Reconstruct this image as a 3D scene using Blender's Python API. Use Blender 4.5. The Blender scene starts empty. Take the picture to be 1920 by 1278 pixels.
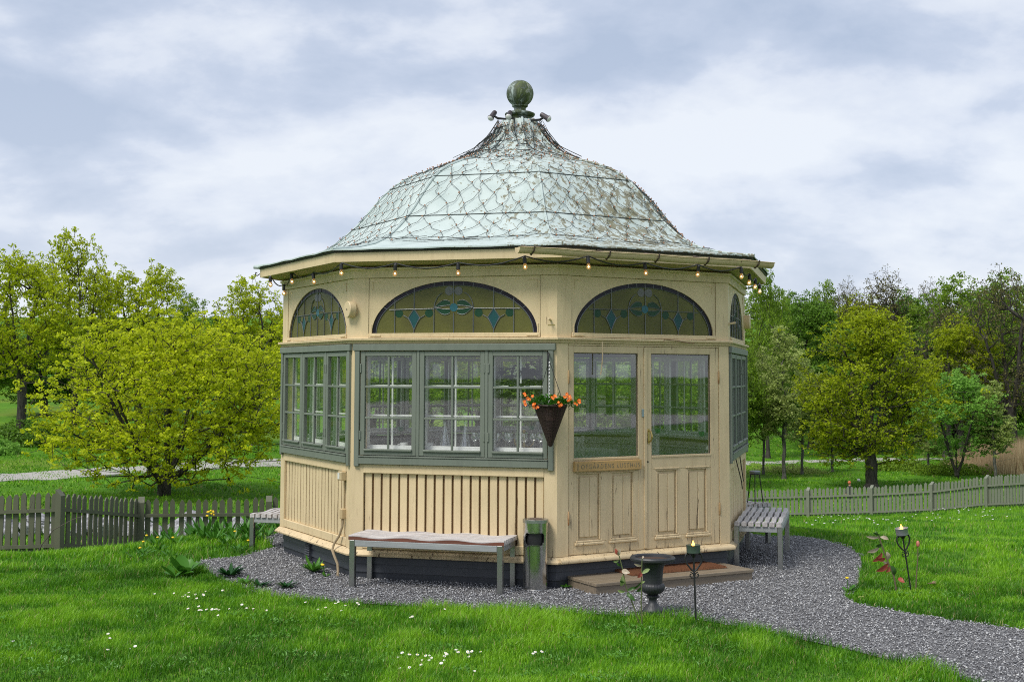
import bpy, math, random
import numpy as np
from mathutils import Vector, Matrix
PI=math.pi; R_=math.radians
random.seed(7); RNG=np.random.default_rng(7)
sc=bpy.context.scene; COL=sc.collection
# ------------------------------------------------------------------ camera
F,PITCH,ROLL,PPX,PPY,EYE=2327.7,R_(3.846),R_(0.191),960.0,545.5,1.9
fw=Vector((0,math.cos(PITCH),math.sin(PITCH))); up0=Vector((0,-math.sin(PITCH),math.cos(PITCH))); rt0=Vector((1,0,0))
cr,sr=math.cos(ROLL),math.sin(ROLL)
rt=rt0*cr+up0*sr; up=up0*cr-rt0*sr
cd=bpy.data.cameras.new('camera'); cam=bpy.data.objects.new('camera',cd); COL.objects.link(cam); sc.camera=cam
cam.matrix_world=Matrix(((rt.x,up.x,-fw.x,0),(rt.y,up.y,-fw.y,0),(rt.z,up.z,-fw.z,EYE),(0,0,0,1)))
cd.sensor_width=36; cd.lens=F/1920*36; cd.shift_y=(PPY-639)/1920; cd.clip_start=.1; cd.clip_end=3000
def ray(u,v): return fw*F+rt*(u-PPX)-up*(v-PPY)
def G(u,v,z=0.0):
    d=ray(u,v); t=(z-EYE)/d.z; return Vector((d.x*t,d.y*t,z))
def AT(u,v,y):
    d=ray(u,v); t=y/d.y; return Vector((d.x*t,y,EYE+d.z*t))
# ------------------------------------------------------------------ terrain
HL=([-50,13,20.3,23,30,40,60,80,110,160,400,900],[0,0,-1.06,-1.38,-1.75,-1.98,-2.05,-1.7,-.2,4.5,20,24])
HR=([-50,14.0,20,44,55,70,95,110,160,400,900],[0,0,-.58,-3.12,-3.6,-3.85,-3.8,-3.0,2.0,20,24])
PC=(0.082,13.70)
def sstep(a,b,x): 
    t=np.clip((x-a)/(b-a),0,1); return t*t*(3-2*t)
def H(x,y):
    x=np.asarray(x,float); y=np.asarray(y,float)
    w=sstep(-.28,.24,x/np.maximum(y,18))
    h=np.interp(y,*HL)*(1-w)+np.interp(y,*HR)*w
    r=np.hypot(x-PC[0],y-PC[1]); k=sstep(3.2,6.0,r)
    n=.05*np.sin(x*.9+1.3)*np.sin(y*.7)+.03*np.sin(x*2.1+y*1.7)
    h=h+.085*np.maximum(0,np.minimum(x,24)-10.8)*sstep(26,36,y)*(1-sstep(50,62,y))
    return (h+n*sstep(14.5,19,y))*k
def gz(x,y): return float(H(x,y))
def onground(u,D):
    "point on the terrain at depth D under picture column u"
    p=AT(u,700,D); return Vector((p.x,D,gz(p.x,D)))
# ------------------------------------------------------------------ object helpers
def tag(o,label=None,cat=None,group=None,kind=None):
    if label:o['label']=label
    if cat:o['category']=cat
    if group:o['group']=group
    if kind:o['kind']=kind
    return o
def empty(name,loc=(0,0,0),rz=0,label=None,cat=None,group=None):
    o=bpy.data.objects.new(name,None); COL.objects.link(o); o.location=loc; o.rotation_euler=(0,0,rz); o.empty_display_size=.1
    return tag(o,label,cat,group)
def link(name,me,parent=None,mw=None):
    o=bpy.data.objects.new(name,me); COL.objects.link(o)
    if parent:o.parent=parent
    if mw is not None:o.matrix_local=mw
    return o
def copy_tree(o,parent=None):
    c=o.copy(); COL.objects.link(c)
    if parent:c.parent=parent
    for ch in list(KIDS.get(o.name,())) or list(o.children): copy_tree(ch,c)
    return c
KIDS={}
class MB:
    def __init__(s): s.v=[];s.f=[]
    def add(s,vs,fs,M=None):
        n=len(s.v)
        s.v+= [tuple(M@Vector(p)) for p in vs] if M is not None else [tuple(p) for p in vs]
        s.f+= [tuple(i+n for i in f) for f in fs]; return s
    def box(s,x0,x1,y0,y1,z0,z1,M=None,b=0):
        if b<=0:
            return s.add([(x,y,z) for z in(z0,z1) for y in(y0,y1) for x in(x0,x1)],[(0,2,3,1),(4,5,7,6),(0,1,5,4),(2,6,7,3),(0,4,6,2),(1,3,7,5)],M)
        # box with chamfered edges
        X=(x0,x1);Y=(y0,y1);Z=(z0,z1);vs=[];id={}
        for i in(0,1):
            for j in(0,1):
                for k in(0,1):
                    sx,sy,sz=(1,-1)[i],(1,-1)[j],(1,-1)[k]
                    for a in range(3):
                        p=[X[i]+sx*b,Y[j]+sy*b,Z[k]+sz*b]; p[a]=(X[i],Y[j],Z[k])[a]
                        id[i,j,k,a]=len(vs); vs.append(tuple(p))
        fs=[]
        def q(l,flip): fs.append(tuple(l[::-1] if flip else l))
        for a in range(3):
            o1,o2=[(1,2),(2,0),(0,1)][a]
            for e in(0,1):
                l=[]
                for (m,n) in((0,0),(1,0),(1,1),(0,1)):
                    c=[0,0,0];c[a]=e;c[o1]=m;c[o2]=n;l.append(id[c[0],c[1],c[2],a])
                q(l,e==0)
            # edges along axis a between faces o1 and o2
            for m in(0,1):
                for n in(0,1):
                    c0=[0,0,0];c0[o1]=m;c0[o2]=n;c1=list(c0);c1[a]=1
                    l=[id[(*c0,o1)],id[(*c1,o1)],id[(*c1,o2)],id[(*c0,o2)]]
                    q(l,(m+n)%2==0)
        for i in(0,1):
            for j in(0,1):
                for k in(0,1):
                    q([id[i,j,k,0],id[i,j,k,1],id[i,j,k,2]],(i+j+k)%2==0)
        return s.add(vs,fs,M)
    def prism(s,poly,z0,z1,M=None):
        n=len(poly); vs=[(x,y,z0) for x,y in poly]+[(x,y,z1) for x,y in poly]
        fs=[tuple(range(n))[::-1],tuple(range(n,2*n))]+[(i,(i+1)%n,n+(i+1)%n,n+i) for i in range(n)]
        return s.add(vs,fs,M)
    def lathe(s,prof,n=24,M=None,mod=None,cap=True):
        vs=[];fs=[]
        for r,z in prof:
            for i in range(n):
                a=2*PI*i/n; rr=r*(mod(a,z) if mod else 1); vs.append((rr*math.cos(a),rr*math.sin(a),z))
        for j in range(len(prof)-1):
            for i in range(n):
                k=(i+1)%n; fs.append((j*n+i,j*n+k,(j+1)*n+k,(j+1)*n+i))
        if cap: fs+= [tuple(range(n))[::-1],tuple(range((len(prof)-1)*n,len(prof)*n))]
        return s.add(vs,fs,M)
    def tube(s,pts,r,n=6,cap=True,M=None):
        pts=[Vector(p) for p in pts]; rs=r if isinstance(r,(list,tuple)) else [r]*len(pts)
        vs=[];fs=[];prev=None
        for i,p in enumerate(pts):
            t=(pts[min(i+1,len(pts)-1)]-pts[max(i-1,0)])
            t=t.normalized() if t.length>1e-9 else Vector((0,0,1))
            a=prev-t*prev.dot(t) if prev else (Vector((0,0,1)).cross(t) if abs(t.z)<.95 else Vector((1,0,0)).cross(t))
            if a.length<1e-6: a=Vector((1,0,0)).cross(t)
            a.normalize(); b=t.cross(a); prev=a
            for k in range(n):
                g=2*PI*k/n; vs.append(p+(a*math.cos(g)+b*math.sin(g))*rs[i])
        for j in range(len(pts)-1):
            for k in range(n):
                l=(k+1)%n; fs.append((j*n+k,j*n+l,(j+1)*n+l,(j+1)*n+k))
        if cap: fs+=[tuple(range(n))[::-1],tuple(range((len(pts)-1)*n,len(pts)*n))]
        return s.add(vs,fs,M)
    def disc(s,c,r,nrm,th=.004,n=20,M=None):
        nrm=Vector(nrm).normalized(); q=nrm.to_track_quat('Z','Y').to_matrix().to_4x4(); T=Matrix.Translation(c)@q
        if M is not None:T=M@T
        return s.lathe([(r,-th/2),(r,th/2)],n,T)
    def ball(s,c,r,n=16,m=8,M=None,sq=(1,1,1)):
        T=Matrix.Translation(c)@Matrix.Diagonal((*sq,1))
        if M is not None:T=M@T
        return s.lathe([(r*math.sin(PI*(j+.02)/(m+.04)),-r*math.cos(PI*(j+.02)/(m+.04))) for j in range(m+1)],n,T)
    def build(s,name,mat,parent=None,smooth=False,mw=None):
        me=bpy.data.meshes.new(name); me.from_pydata(s.v,[],s.f); me.validate()
        if mat:me.materials.append(mat)
        if smooth:
            me.shade_smooth()
            try: me.set_sharp_from_angle(angle=R_(38))
            except Exception: pass
        me.update()
        return link(name,me,parent,mw)
def np_mesh(name,V,Fc,mat,attr=None):
    "fast mesh from arrays; all faces have the same size"
    V=np.ascontiguousarray(V,np.float32); Fc=np.ascontiguousarray(Fc,np.int32)
    me=bpy.data.meshes.new(name); me.vertices.add(len(V)); me.vertices.foreach_set('co',V.ravel())
    m,k=Fc.shape; me.loops.add(m*k); me.loops.foreach_set('vertex_index',Fc.ravel())
    me.polygons.add(m); me.polygons.foreach_set('loop_start',np.arange(0,m*k,k,dtype=np.int32))
    if attr is not None:
        a=me.attributes.new('tint','FLOAT','POINT'); a.data.foreach_set('value',np.ascontiguousarray(attr,np.float32))
    me.materials.append(mat); me.update(calc_edges=True); return me
# ------------------------------------------------------------------ materials
def newmat(name):
    m=bpy.data.materials.new(name); m.use_nodes=True; nt=m.node_tree; nt.nodes.clear()
    return m,nt,nt.nodes,nt.links
def N(nt,t,**kw):
    n=nt.nodes.new(t)
    for k,v in kw.items():
        if k.startswith('i_'):
            key=k[2:]; key=int(key) if key.isdigit() else key.replace('_',' ')
            n.inputs[key].default_value=v
        else: setattr(n,k,v)
    return n
def rgb(c): return (*c,1)
def ramp(nt,fac,stops,interp='LINEAR'):
    n=nt.nodes.new('ShaderNodeValToRGB'); n.color_ramp.interpolation=interp
    e=n.color_ramp.elements
    while len(e)<len(stops): e.new(.5)
    for i,(p,c) in enumerate(stops): e[i].position=p; e[i].color=rgb(c) if len(c)==3 else c
    nt.links.new(fac,n.inputs[0]); return n.outputs[0]
def mixc(nt,fac,a,b,mode='MIX'):
    n=nt.nodes.new('ShaderNodeMix'); n.data_type='RGBA'; n.blend_type=mode
    for s,v in((0,fac),(6,a),(7,b)):
        if isinstance(v,(int,float)): n.inputs[s].default_value=v
        elif isinstance(v,tuple): n.inputs[s].default_value=rgb(v) if len(v)==3 else v
        else: nt.links.new(v,n.inputs[s])
    return n.outputs[2]
def coords(nt,scale=(1,1,1),kind='Object',loc=(0,0,0)):
    t=N(nt,'ShaderNodeTexCoord'); m=N(nt,'ShaderNodeMapping'); m.inputs['Scale'].default_value=scale; m.inputs['Location'].default_value=loc
    nt.links.new(t.outputs[kind],m.inputs[0]); return m.outputs[0]
def noise(nt,vec,scale,detail=4,rough=.55,dist=0):
    n=N(nt,'ShaderNodeTexNoise'); n.inputs['Scale'].default_value=scale; n.inputs['Detail'].default_value=detail; n.inputs['Roughness'].default_value=rough; n.inputs['Distortion'].default_value=dist
    nt.links.new(vec,n.inputs['Vector']); return n.outputs[0]
def finish(m,nt,col,rough=.6,metal=0,bump=None,bstr=.3,bdist=.01,spec=.5,coat=0):
    b=N(nt,'ShaderNodeBsdfPrincipled'); o=N(nt,'ShaderNodeOutputMaterial'); nt.links.new(b.outputs[0],o.inputs[0])
    for k,v in(('Base Color',col),('Roughness',rough),('Metallic',metal),('Specular IOR Level',spec),('Coat Weight',coat)):
        if isinstance(v,tuple): b.inputs[k].default_value=rgb(v)
        elif isinstance(v,(int,float)): b.inputs[k].default_value=v
        else: nt.links.new(v,b.inputs[k])
    if bump is not None:
        n=N(nt,'ShaderNodeBump'); n.inputs['Strength'].default_value=bstr; n.inputs['Distance'].default_value=bdist
        nt.links.new(bump,n.inputs['Height']); nt.links.new(n.outputs[0],b.inputs['Normal'])
    return b
def m_painted(name,c,dark,chip,rough=.5,chips=.62,streak=.5,grain=(30,30,2.2),wear=0):
    "oil paint on boards: faint blotches, vertical dirt streaks, chips and cracks along the grain"
    m,nt,_,L=newmat(name); v=coords(nt)
    big=noise(nt,v,2.3,3,.5); c1=mixc(nt,ramp(nt,big,[(.3,(0,0,0)),(.7,(1,1,1))]),c,tuple(x*.88 for x in c))
    vs=coords(nt,(9,9,.9)); st=noise(nt,vs,1.7,6,.65); s=ramp(nt,st,[(.48,(0,0,0)),(.8,(1,1,1))])
    mu=N(nt,'ShaderNodeMath',operation='MULTIPLY'); L.new(s,mu.inputs[0]); mu.inputs[1].default_value=streak
    c2=mixc(nt,mu.outputs[0],c1,dark)
    vg=coords(nt,grain); ch=noise(nt,vg,1.0,8,.72,.3); chw=ch
    if wear:   # paint has flaked more near the foot of the boards
        t=N(nt,'ShaderNodeTexCoord'); sp=N(nt,'ShaderNodeSeparateXYZ'); L.new(t.outputs['Object'],sp.inputs[0]); mr=N(nt,'ShaderNodeMapRange'); L.new(sp.outputs['Z'],mr.inputs[0]); mr.inputs[1].default_value=.25; mr.inputs[2].default_value=.75; mr.inputs[3].default_value=wear; mr.inputs[4].default_value=0
        ad=N(nt,'ShaderNodeMath',operation='ADD'); L.new(ch,ad.inputs[0]); L.new(mr.outputs[0],ad.inputs[1]); chw=ad.outputs[0]
    k=ramp(nt,chw,[(chips,(0,0,0)),(chips+.035,(1,1,1))])
    c3=mixc(nt,k,c2,chip)
    finish(m,nt,c3,rough,0,ch,.28,.004); return m
def m_wood(name,c,dark,rough=.7,axis=0,bstr=.5):
    sc_=[22,22,22]; sc_[axis]=1.3
    m,nt,_,L=newmat(name); v=coords(nt,tuple(sc_)); n=noise(nt,v,1.6,8,.7,.2)
    n2=noise(nt,coords(nt),3,3); c1=mixc(nt,ramp(nt,n,[(.3,(0,0,0)),(.7,(1,1,1))]),dark,c)
    c2=mixc(nt,ramp(nt,n2,[(.35,(0,0,0)),(.75,(1,1,1))]),c1,tuple(x*.72 for x in c))
    finish(m,nt,c2,rough,0,n,bstr,.006); return m
def m_plain(name,c,rough=.5,metal=0,var=.15,scale=12,bstr=.1,spec=.5):
    m,nt,_,L=newmat(name); n=noise(nt,coords(nt),scale,4)
    c1=mixc(nt,n,tuple(x*(1-var) for x in c),tuple(min(1,x*(1+var)) for x in c))
    finish(m,nt,c1,rough,metal,n,bstr,.003,spec); return m
def m_emit(name,c,s):
    m,nt,_,L=newmat(name); e=N(nt,'ShaderNodeEmission'); e.inputs[0].default_value=rgb(c); e.inputs[1].default_value=s
    o=N(nt,'ShaderNodeOutputMaterial'); L.new(e.outputs[0],o.inputs[0]); return m
def m_glass(name,tint=(.975,.985,.98),refl=1.0,rough=.02,wav=.15):
    m,nt,_,L=newmat(name); t=N(nt,'ShaderNodeBsdfTransparent'); t.inputs[0].default_value=rgb(tint)
    g=N(nt,'ShaderNodeBsdfGlossy'); g.inputs['Roughness'].default_value=rough; g.inputs[0].default_value=(1,1,1,1)
    f=N(nt,'ShaderNodeLayerWeight'); f.inputs[0].default_value=.5; pw=N(nt,'ShaderNodeMath',operation='POWER'); L.new(f.outputs['Facing'],pw.inputs[0]); pw.inputs[1].default_value=4.0
    ma=N(nt,'ShaderNodeMath',operation='MULTIPLY_ADD'); L.new(pw.outputs[0],ma.inputs[0]); ma.inputs[1].default_value=.8; ma.inputs[2].default_value=.11
    mm=N(nt,'ShaderNodeMath',operation='MULTIPLY'); L.new(ma.outputs[0],mm.inputs[0]); mm.inputs[1].default_value=refl; mm.use_clamp=True
    n=noise(nt,coords(nt),3.5,2); b=N(nt,'ShaderNodeBump'); b.inputs['Strength'].default_value=wav; b.inputs['Distance'].default_value=.006; L.new(n,b.inputs['Height']); L.new(b.outputs[0],g.inputs['Normal'])
    x=N(nt,'ShaderNodeMixShader'); L.new(mm.outputs[0],x.inputs[0]); L.new(t.outputs[0],x.inputs[1]); L.new(g.outputs[0],x.inputs[2])
    o=N(nt,'ShaderNodeOutputMaterial'); L.new(x.outputs[0],o.inputs[0]); return m
def m_leaf(name,ca,cb,trans=.35,rough=.5,nscale=.6,use_tint=True):
    m,nt,_,L=newmat(name)
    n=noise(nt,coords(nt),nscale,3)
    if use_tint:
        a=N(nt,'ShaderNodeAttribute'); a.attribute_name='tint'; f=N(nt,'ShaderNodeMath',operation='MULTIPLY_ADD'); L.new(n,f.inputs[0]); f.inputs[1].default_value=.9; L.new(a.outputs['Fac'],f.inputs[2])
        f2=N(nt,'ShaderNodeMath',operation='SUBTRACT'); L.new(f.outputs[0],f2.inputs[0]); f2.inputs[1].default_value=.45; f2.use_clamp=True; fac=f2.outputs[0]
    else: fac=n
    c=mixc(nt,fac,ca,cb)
    b=N(nt,'ShaderNodeBsdfPrincipled'); L.new(c,b.inputs['Base Color']); b.inputs['Roughness'].default_value=rough; b.inputs['Specular IOR Level'].default_value=.25
    t=N(nt,'ShaderNodeBsdfTranslucent'); ct=mixc(nt,.5,c,(1,1,.25),'MULTIPLY'); L.new(c,t.inputs[0])
    x=N(nt,'ShaderNodeMixShader'); x.inputs[0].default_value=trans; L.new(b.outputs[0],x.inputs[1]); L.new(t.outputs[0],x.inputs[2])
    o=N(nt,'ShaderNodeOutputMaterial'); L.new(x.outputs[0],o.inputs[0]); return m
CREAM=m_painted('cream_paint',(.68,.54,.325),(.38,.28,.15),(.18,.12,.065),.55,.645,.45,wear=.03)
CREAM2=m_painted('worn_cream_paint',(.64,.505,.305),(.34,.24,.125),(.12,.08,.045),.55,.622,.45,wear=.045)
SHADY=m_painted('shaded_cream_paint',(.50,.40,.21),(.38,.28,.12),(.20,.14,.075),.6,.67,.4)  # darker copy of the cream: eave shade put into the soffit colour
SAGE=m_painted('sage_green_paint',(.165,.19,.155),(.085,.10,.08),(.28,.29,.24),.5,.66,.4)
GREY=m_painted('grey_interior_paint',(.72,.72,.70),(.20,.21,.19),(.36,.36,.33),.55,.70,.3)
PALE=m_painted('pale_sash_paint',(.72,.74,.71),(.34,.36,.33),(.25,.25,.2),.5,.7,.3)
BROWN=m_plain('brown_groove_board',(.16,.085,.03),.7)
NAVY=m_painted('navy_black_boards',(.024,.028,.038),(.045,.047,.05),(.012,.012,.014),.45,.64,.6,(2.2,2.2,30))
GLASS=m_glass('window_glass',wav=.04)
DOORGLASS=m_glass('door_glass',(.95,.97,.97),1.3,.02,.03)
BLACK=m_plain('black_iron',(.012,.012,.013),.45,0)
STEEL=m_plain('brushed_steel',(.42,.42,.41),.24,1,.1,30)
BRASS=m_plain('old_brass',(.50,.38,.14),.4,1)
OCHRE=m_painted('ochre_sign_paint',(.50,.315,.12),(.30,.18,.06),(.20,.14,.07),.5,.63,.3,(2,2,30))
LEAD=m_plain('lead_came',(.16,.17,.18),.45,.6)
def m_copper():
    m,nt,_,L=newmat('verdigris_copper'); v=coords(nt)
    n1=noise(nt,v,3.2,5,.6); base=mixc(nt,ramp(nt,n1,[(.35,(0,0,0)),(.7,(1,1,1))]),(.395,.47,.458),(.50,.57,.557))
    # flaking patches, denser to the right-hand faces
    t=N(nt,'ShaderNodeTexCoord'); sp=N(nt,'ShaderNodeSeparateXYZ'); L.new(t.outputs['Object'],sp.inputs[0])
    side=N(nt,'ShaderNodeMapRange'); L.new(sp.outputs['X'],side.inputs[0]); side.inputs[1].default_value=-1.2; side.inputs[2].default_value=.9; side.inputs[3].default_value=-.06; side.inputs[4].default_value=.115
    top=N(nt,'ShaderNodeMapRange'); L.new(sp.outputs['Z'],top.inputs[0]); top.inputs[1].default_value=3.9; top.inputs[2].default_value=4.5; top.inputs[3].default_value=0; top.inputs[4].default_value=.035
    fl=noise(nt,coords(nt,(8,8,2.6)),2.0,9,.72,.5)
    a=N(nt,'ShaderNodeMath',operation='ADD'); L.new(fl,a.inputs[0]); L.new(side.outputs[0],a.inputs[1])
    a2=N(nt,'ShaderNodeMath',operation='ADD'); L.new(a.outputs[0],a2.inputs[0]); L.new(top.outputs[0],a2.inputs[1])
    k=ramp(nt,a2.outputs[0],[(.60,(0,0,0)),(.62,(1,1,1))])
    n2=noise(nt,v,9,4); dirt=mixc(nt,n2,(.15,.15,.105),(.27,.265,.20))
    c=mixc(nt,k,base,dirt)
    mo=noise(nt,v,1.9,4,.6); mk=N(nt,'ShaderNodeMath',operation='ADD'); L.new(mo,mk.inputs[0]); L.new(side.outputs[0],mk.inputs[1])
    k2=ramp(nt,mk.outputs[0],[(.68,(0,0,0)),(.82,(.6,.6,.6))]); c=mixc(nt,k2,c,(.13,.125,.045))
    # sheet seams
    w=None
    for zz in(3.465,3.92):
        d=N(nt,'ShaderNodeMath',operation='SUBTRACT'); L.new(sp.outputs['Z'],d.inputs[0]); d.inputs[1].default_value=zz
        ab=N(nt,'ShaderNodeMath',operation='ABSOLUTE'); L.new(d.outputs[0],ab.inputs[0])
        lt=N(nt,'ShaderNodeMath',operation='LESS_THAN'); L.new(ab.outputs[0],lt.inputs[0]); lt.inputs[1].default_value=.006
        if w: mx=N(nt,'ShaderNodeMath',operation='MAXIMUM'); L.new(w,mx.inputs[0]); L.new(lt.outputs[0],mx.inputs[1]); w=mx.outputs[0]
        else: w=lt.outputs[0]
    c=mixc(nt,w,c,(.06,.075,.07))
    finish(m,nt,c,.72,0,a2.outputs[0],.3,.008,.25); return m
COPPER=m_copper()
# ================================================================== PAVILION
PR=2.570; PHI=-82.75; S=2*PR*math.sin(PI/8)
pav=empty('pavilion',(PC[0],PC[1],0),0,'cream octagonal garden pavilion with sage green windows and verdigris bell roof, standing on gravel','pavilion')
def vert(i,r=PR):  # vertex i: P0=-1 ... P1 is the front corner
    a=R_(PHI+45*i); return Vector((r*math.cos(a),r*math.sin(a),0))
def FM(k,off=0.0):
    "matrix of face k (from vertex k-1 to k) : X along the face, Y inward, Z up. k=0:B  k=1:C(door)  k=-1:A  k=2:D"
    a,b=vert(k-1),vert(k); u=(b-a).normalized(); n=Vector((-u.y,u.x,0))
    o=a+n*off
    return Matrix(((u.x,n.x,0,o.x),(u.y,n.y,0,o.y),(0,0,1,0),(0,0,0,1)))
def oct_sweep(prof,closed=True,sub=1):
    "sweep a profile of (r,z) round the octagon"
    mb=MB(); n=len(prof); ring=[]
    for (r,z) in prof:
        l=[]
        for i in range(8):
            a,b=vert(i,r),vert(i+1,r)
            for s in range(sub): p=a.lerp(b,s/sub); l.append((p.x,p.y,z))
        ring.append(l)
    m=8*sub; vs=[p for l in ring for p in l]; fs=[]
    for j in range(n if closed else n-1):
        k=(j+1)%n
        for i in range(m):
            l=(i+1)%m; fs.append((j*m+i,j*m+l,k*m+l,k*m+i))
    return mb.add(vs,fs)
# skirt of lapped dark boards
q=PR-.035
oct_sweep([(q-.03,-.15),(q+.0,-.15),(q-.012,.075),(q+.004,.075),(q-.010,.15),(q+.006,.15),(q-.008,.222),(q-.10,.222),(q-.10,-.15)]).build('skirt_boards',NAVY,pav)
# water table moulding
oct_sweep([(PR-.10,.222),(PR+.03,.222),(PR+.052,.228),(PR+.055,.242),(PR+.028,.262),(PR+.012,.276),(PR-.02,.290),(PR-.10,.290)]).build('water_table_moulding',CREAM2,pav)
# door sill: rounded weathered timber on the door face
sill=MB(); pr=[]
for i in range(9): a=PI*i/8-.4; pr.append((.03*math.cos(a)*-1-.052,.247+.03*math.sin(a)))
vs=[];ns=len(pr)
for u in(.0,S): vs+=[(u,-y-.0 if False else y,z) for y,z in pr]
sill.add(vs,[(i,i+1,ns+i+1,ns+i) for i in range(ns-1)]+[tuple(range(ns)),tuple(range(ns,2*ns))[::-1]])
sill.build('door_sill',CREAM2,pav,True,FM(1))
# floor / ceiling
fl=MB(); fl.add([tuple(vert(i,PR-.12)+Vector((0,0,.285))) for i in range(8)],[tuple(range(8))]); fl.build('floor_boards',m_wood('interior_floor',(.34,.29,.22),(.20,.17,.13)),pav)
oct_sweep([(PR-.10,2.80),(PR-.10,2.83),(.01,2.83),(.01,2.80)]).build('ceiling_boards',GREY,pav)
# corner posts : thin shells that turn the corner, cream outside, grey inside
def corner_poly(w,t0,t1):
    # in post frame: outer vertex at origin, faces leave along angles
    h=R_(22.5); d1=Vector((math.cos(-PI/2-h+PI/2+PI/2),0,0))
    return None
for i in range(8):
    p=vert(i); a=p.normalized()
    ul=(vert(i-1)-p).normalized(); ur=(vert(i+1)-p).normalized(); nl=Vector((-(-ul).y,(-ul).x,0)); nr=Vector((-ur.y,ur.x,0))
    def pt(side,w,t):
        u,n=(ul,nl) if side=='l' else (ur,nr); return p+u*w+n*t
    for (z0,z1,w) in((.286,2.182,.118),(2.234,2.797,.152)):
        def inner(t):
            return p-a*(t/math.cos(R_(22.5)))
        poly=[pt('l',w,.0),p,pt('r',w,.0),pt('r',w,.085),inner(.085),pt('l',w,.085)]
        mb=MB(); mb.prism([(v.x,v.y) for v in poly],z0,z1); mb.build('corner_post',CREAM,pav)
    mb=MB(); poly=[pt('l',w-.02,.088),inner(.088),pt('r',w-.02,.088),pt('r',w-.02,.12),inner(.14),pt('l',w-.02,.12)]
    mb.prism([(v.x,v.y) for v in poly],.286,2.799); mb.build('inner_post_lining',GREY,pav)
# belt cornice between windows and arches
oct_sweep([(PR-.10,2.184),(PR+.012,2.184),(PR+.020,2.196),(PR+.020,2.206),(PR+.048,2.214),(PR+.050,2.230),(PR+.044,2.236),(PR-.10,2.240)]).build('belt_cornice',CREAM2,pav)
# frieze, soffit, fascia, roof edge
RE=2.817
oct_sweep([(PR-.09,2.799),(PR+.016,2.799),(PR+.018,2.866),(PR+.034,2.872),(PR+.036,2.892),(PR-.09,2.894)]).build('frieze_board',CREAM,pav)
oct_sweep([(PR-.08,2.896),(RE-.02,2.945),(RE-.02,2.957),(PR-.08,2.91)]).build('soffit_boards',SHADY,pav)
oct_sweep([(RE-.018,2.934),(RE+.004,2.934),(RE+.006,3.018),(RE-.018,3.018)]).build('fascia_board',CREAM,pav)
oct_sweep([(RE-.06,3.020),(RE+.016,3.020),(RE+.026,3.050),(RE-.06,3.050)]).build('dark_roof_edge',m_plain('tarred_edge',(.035,.032,.028),.7),pav)
ROX,ROY=0.0,0.0
PROF=[(2.858,3.052),(2.70,3.070),(2.50,3.100),(2.30,3.148),(2.16,3.208),(2.06,3.268),(1.97,3.335),(1.88,3.415),(1.80,3.49),(1.72,3.58),(1.64,3.68),(1.56,3.775),(1.48,3.862),(1.40,3.935),(1.31,4.00),(1.21,4.055),(1.10,4.10),(.98,4.145),(.84,4.185),(.72,4.228),(.60,4.278),(.50,4.335),(.40,4.42),(.32,4.505),(.26,4.585),(.21,4.665),(.185,4.72)]
rf=MB(); sub=10; ring=[]
rnd=random.Random(3)
vs=[];m=8*sub
for j,(r,z) in enumerate(PROF):
    for i in range(8):
        a,b=vert(i,r),vert(i+1,r)
        for s in range(sub):
            p=a.lerp(b,s/sub); e=0 if s==0 else .006*math.sin(j*1.7+i*3+s*2.3)
            vs.append((p.x*(1+e*.6/max(r,.4)*.5)+ROX,p.y*(1+e*.6/max(r,.4)*.5)+ROY,z+e*.6))
fs=[]
for j in range(len(PROF)-1):
    for i in range(m):
        l=(i+1)%m; fs.append((j*m+i,j*m+l,(j+1)*m+l,(j+1)*m+i))
rf.add(vs,fs)
nb=len(rf.v); rf.add([(x,y,z-.012) for x,y,z in vs[:m]],[]) ; rf.f+=[(i,nb+i,nb+(i+1)%m,(i+1)%m) for i in range(m)]
roof=rf.build('bell_roof',COPPER,pav,True)
for i in range(8):
    pts=[vert(i,r)+Vector((ROX,ROY,z+.006)) for r,z in PROF]
    MB().tube(pts,.014,6).build('standing_seam_rib',COPPER,roof,True)
for zz in(3.465,3.92):
    rr=float(np.interp(zz,[p[1] for p in PROF],[p[0] for p in PROF])); mbs=MB(); mbs.tube([vert(i,rr+.004)+Vector((ROX,ROY,zz)) for i in range(9)],.0055,5,cap=False); mbs.build('lapped_seam',COPPER,roof)
fin=MB(); fin.lathe([(.13,4.64),(.135,4.70),(.13,4.76),(.155,4.772),(.168,4.788),(.168,4.802),(.14,4.815),(.085,4.822),(.066,4.842),(.066,4.868),(.088,4.884),(.09,4.896),(.06,4.905)],28,Matrix.Translation((ROX,ROY,0)))
def m_moss():
    m,nt,_,L=newmat('mossy_copper'); v=coords(nt,(1,1,.45)); n=noise(nt,v,9,8,.75,.4); 
    t=N(nt,'ShaderNodeTexCoord'); sp=N(nt,'ShaderNodeSeparateXYZ'); L.new(t.outputs['Object'],sp.inputs[0])
    mr=N(nt,'ShaderNodeMapRange'); L.new(sp.outputs['X'],mr.inputs[0]); mr.inputs[1].default_value=-.12; mr.inputs[2].default_value=.12; mr.inputs[3].default_value=-.05; mr.inputs[4].default_value=.12
    a=N(nt,'ShaderNodeMath',operation='ADD'); L.new(n,a.inputs[0]); L.new(mr.outputs[0],a.inputs[1])
    c=ramp(nt,a.outputs[0],[(.40,(.34,.40,.38)),(.47,(.12,.15,.13)),(.55,(.035,.05,.018)),(.63,(.07,.10,.02)),(.68,(.26,.28,.24)),(.74,(.04,.05,.03))])
    finish(m,nt,c,.65,0,n,.4,.01); return m
MOSS=m_moss()
finial=fin.build('finial',MOSS,pav,True)
MB().ball((ROX,ROY,5.03),.152,32,20).build('ball',MOSS,finial,True)
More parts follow.
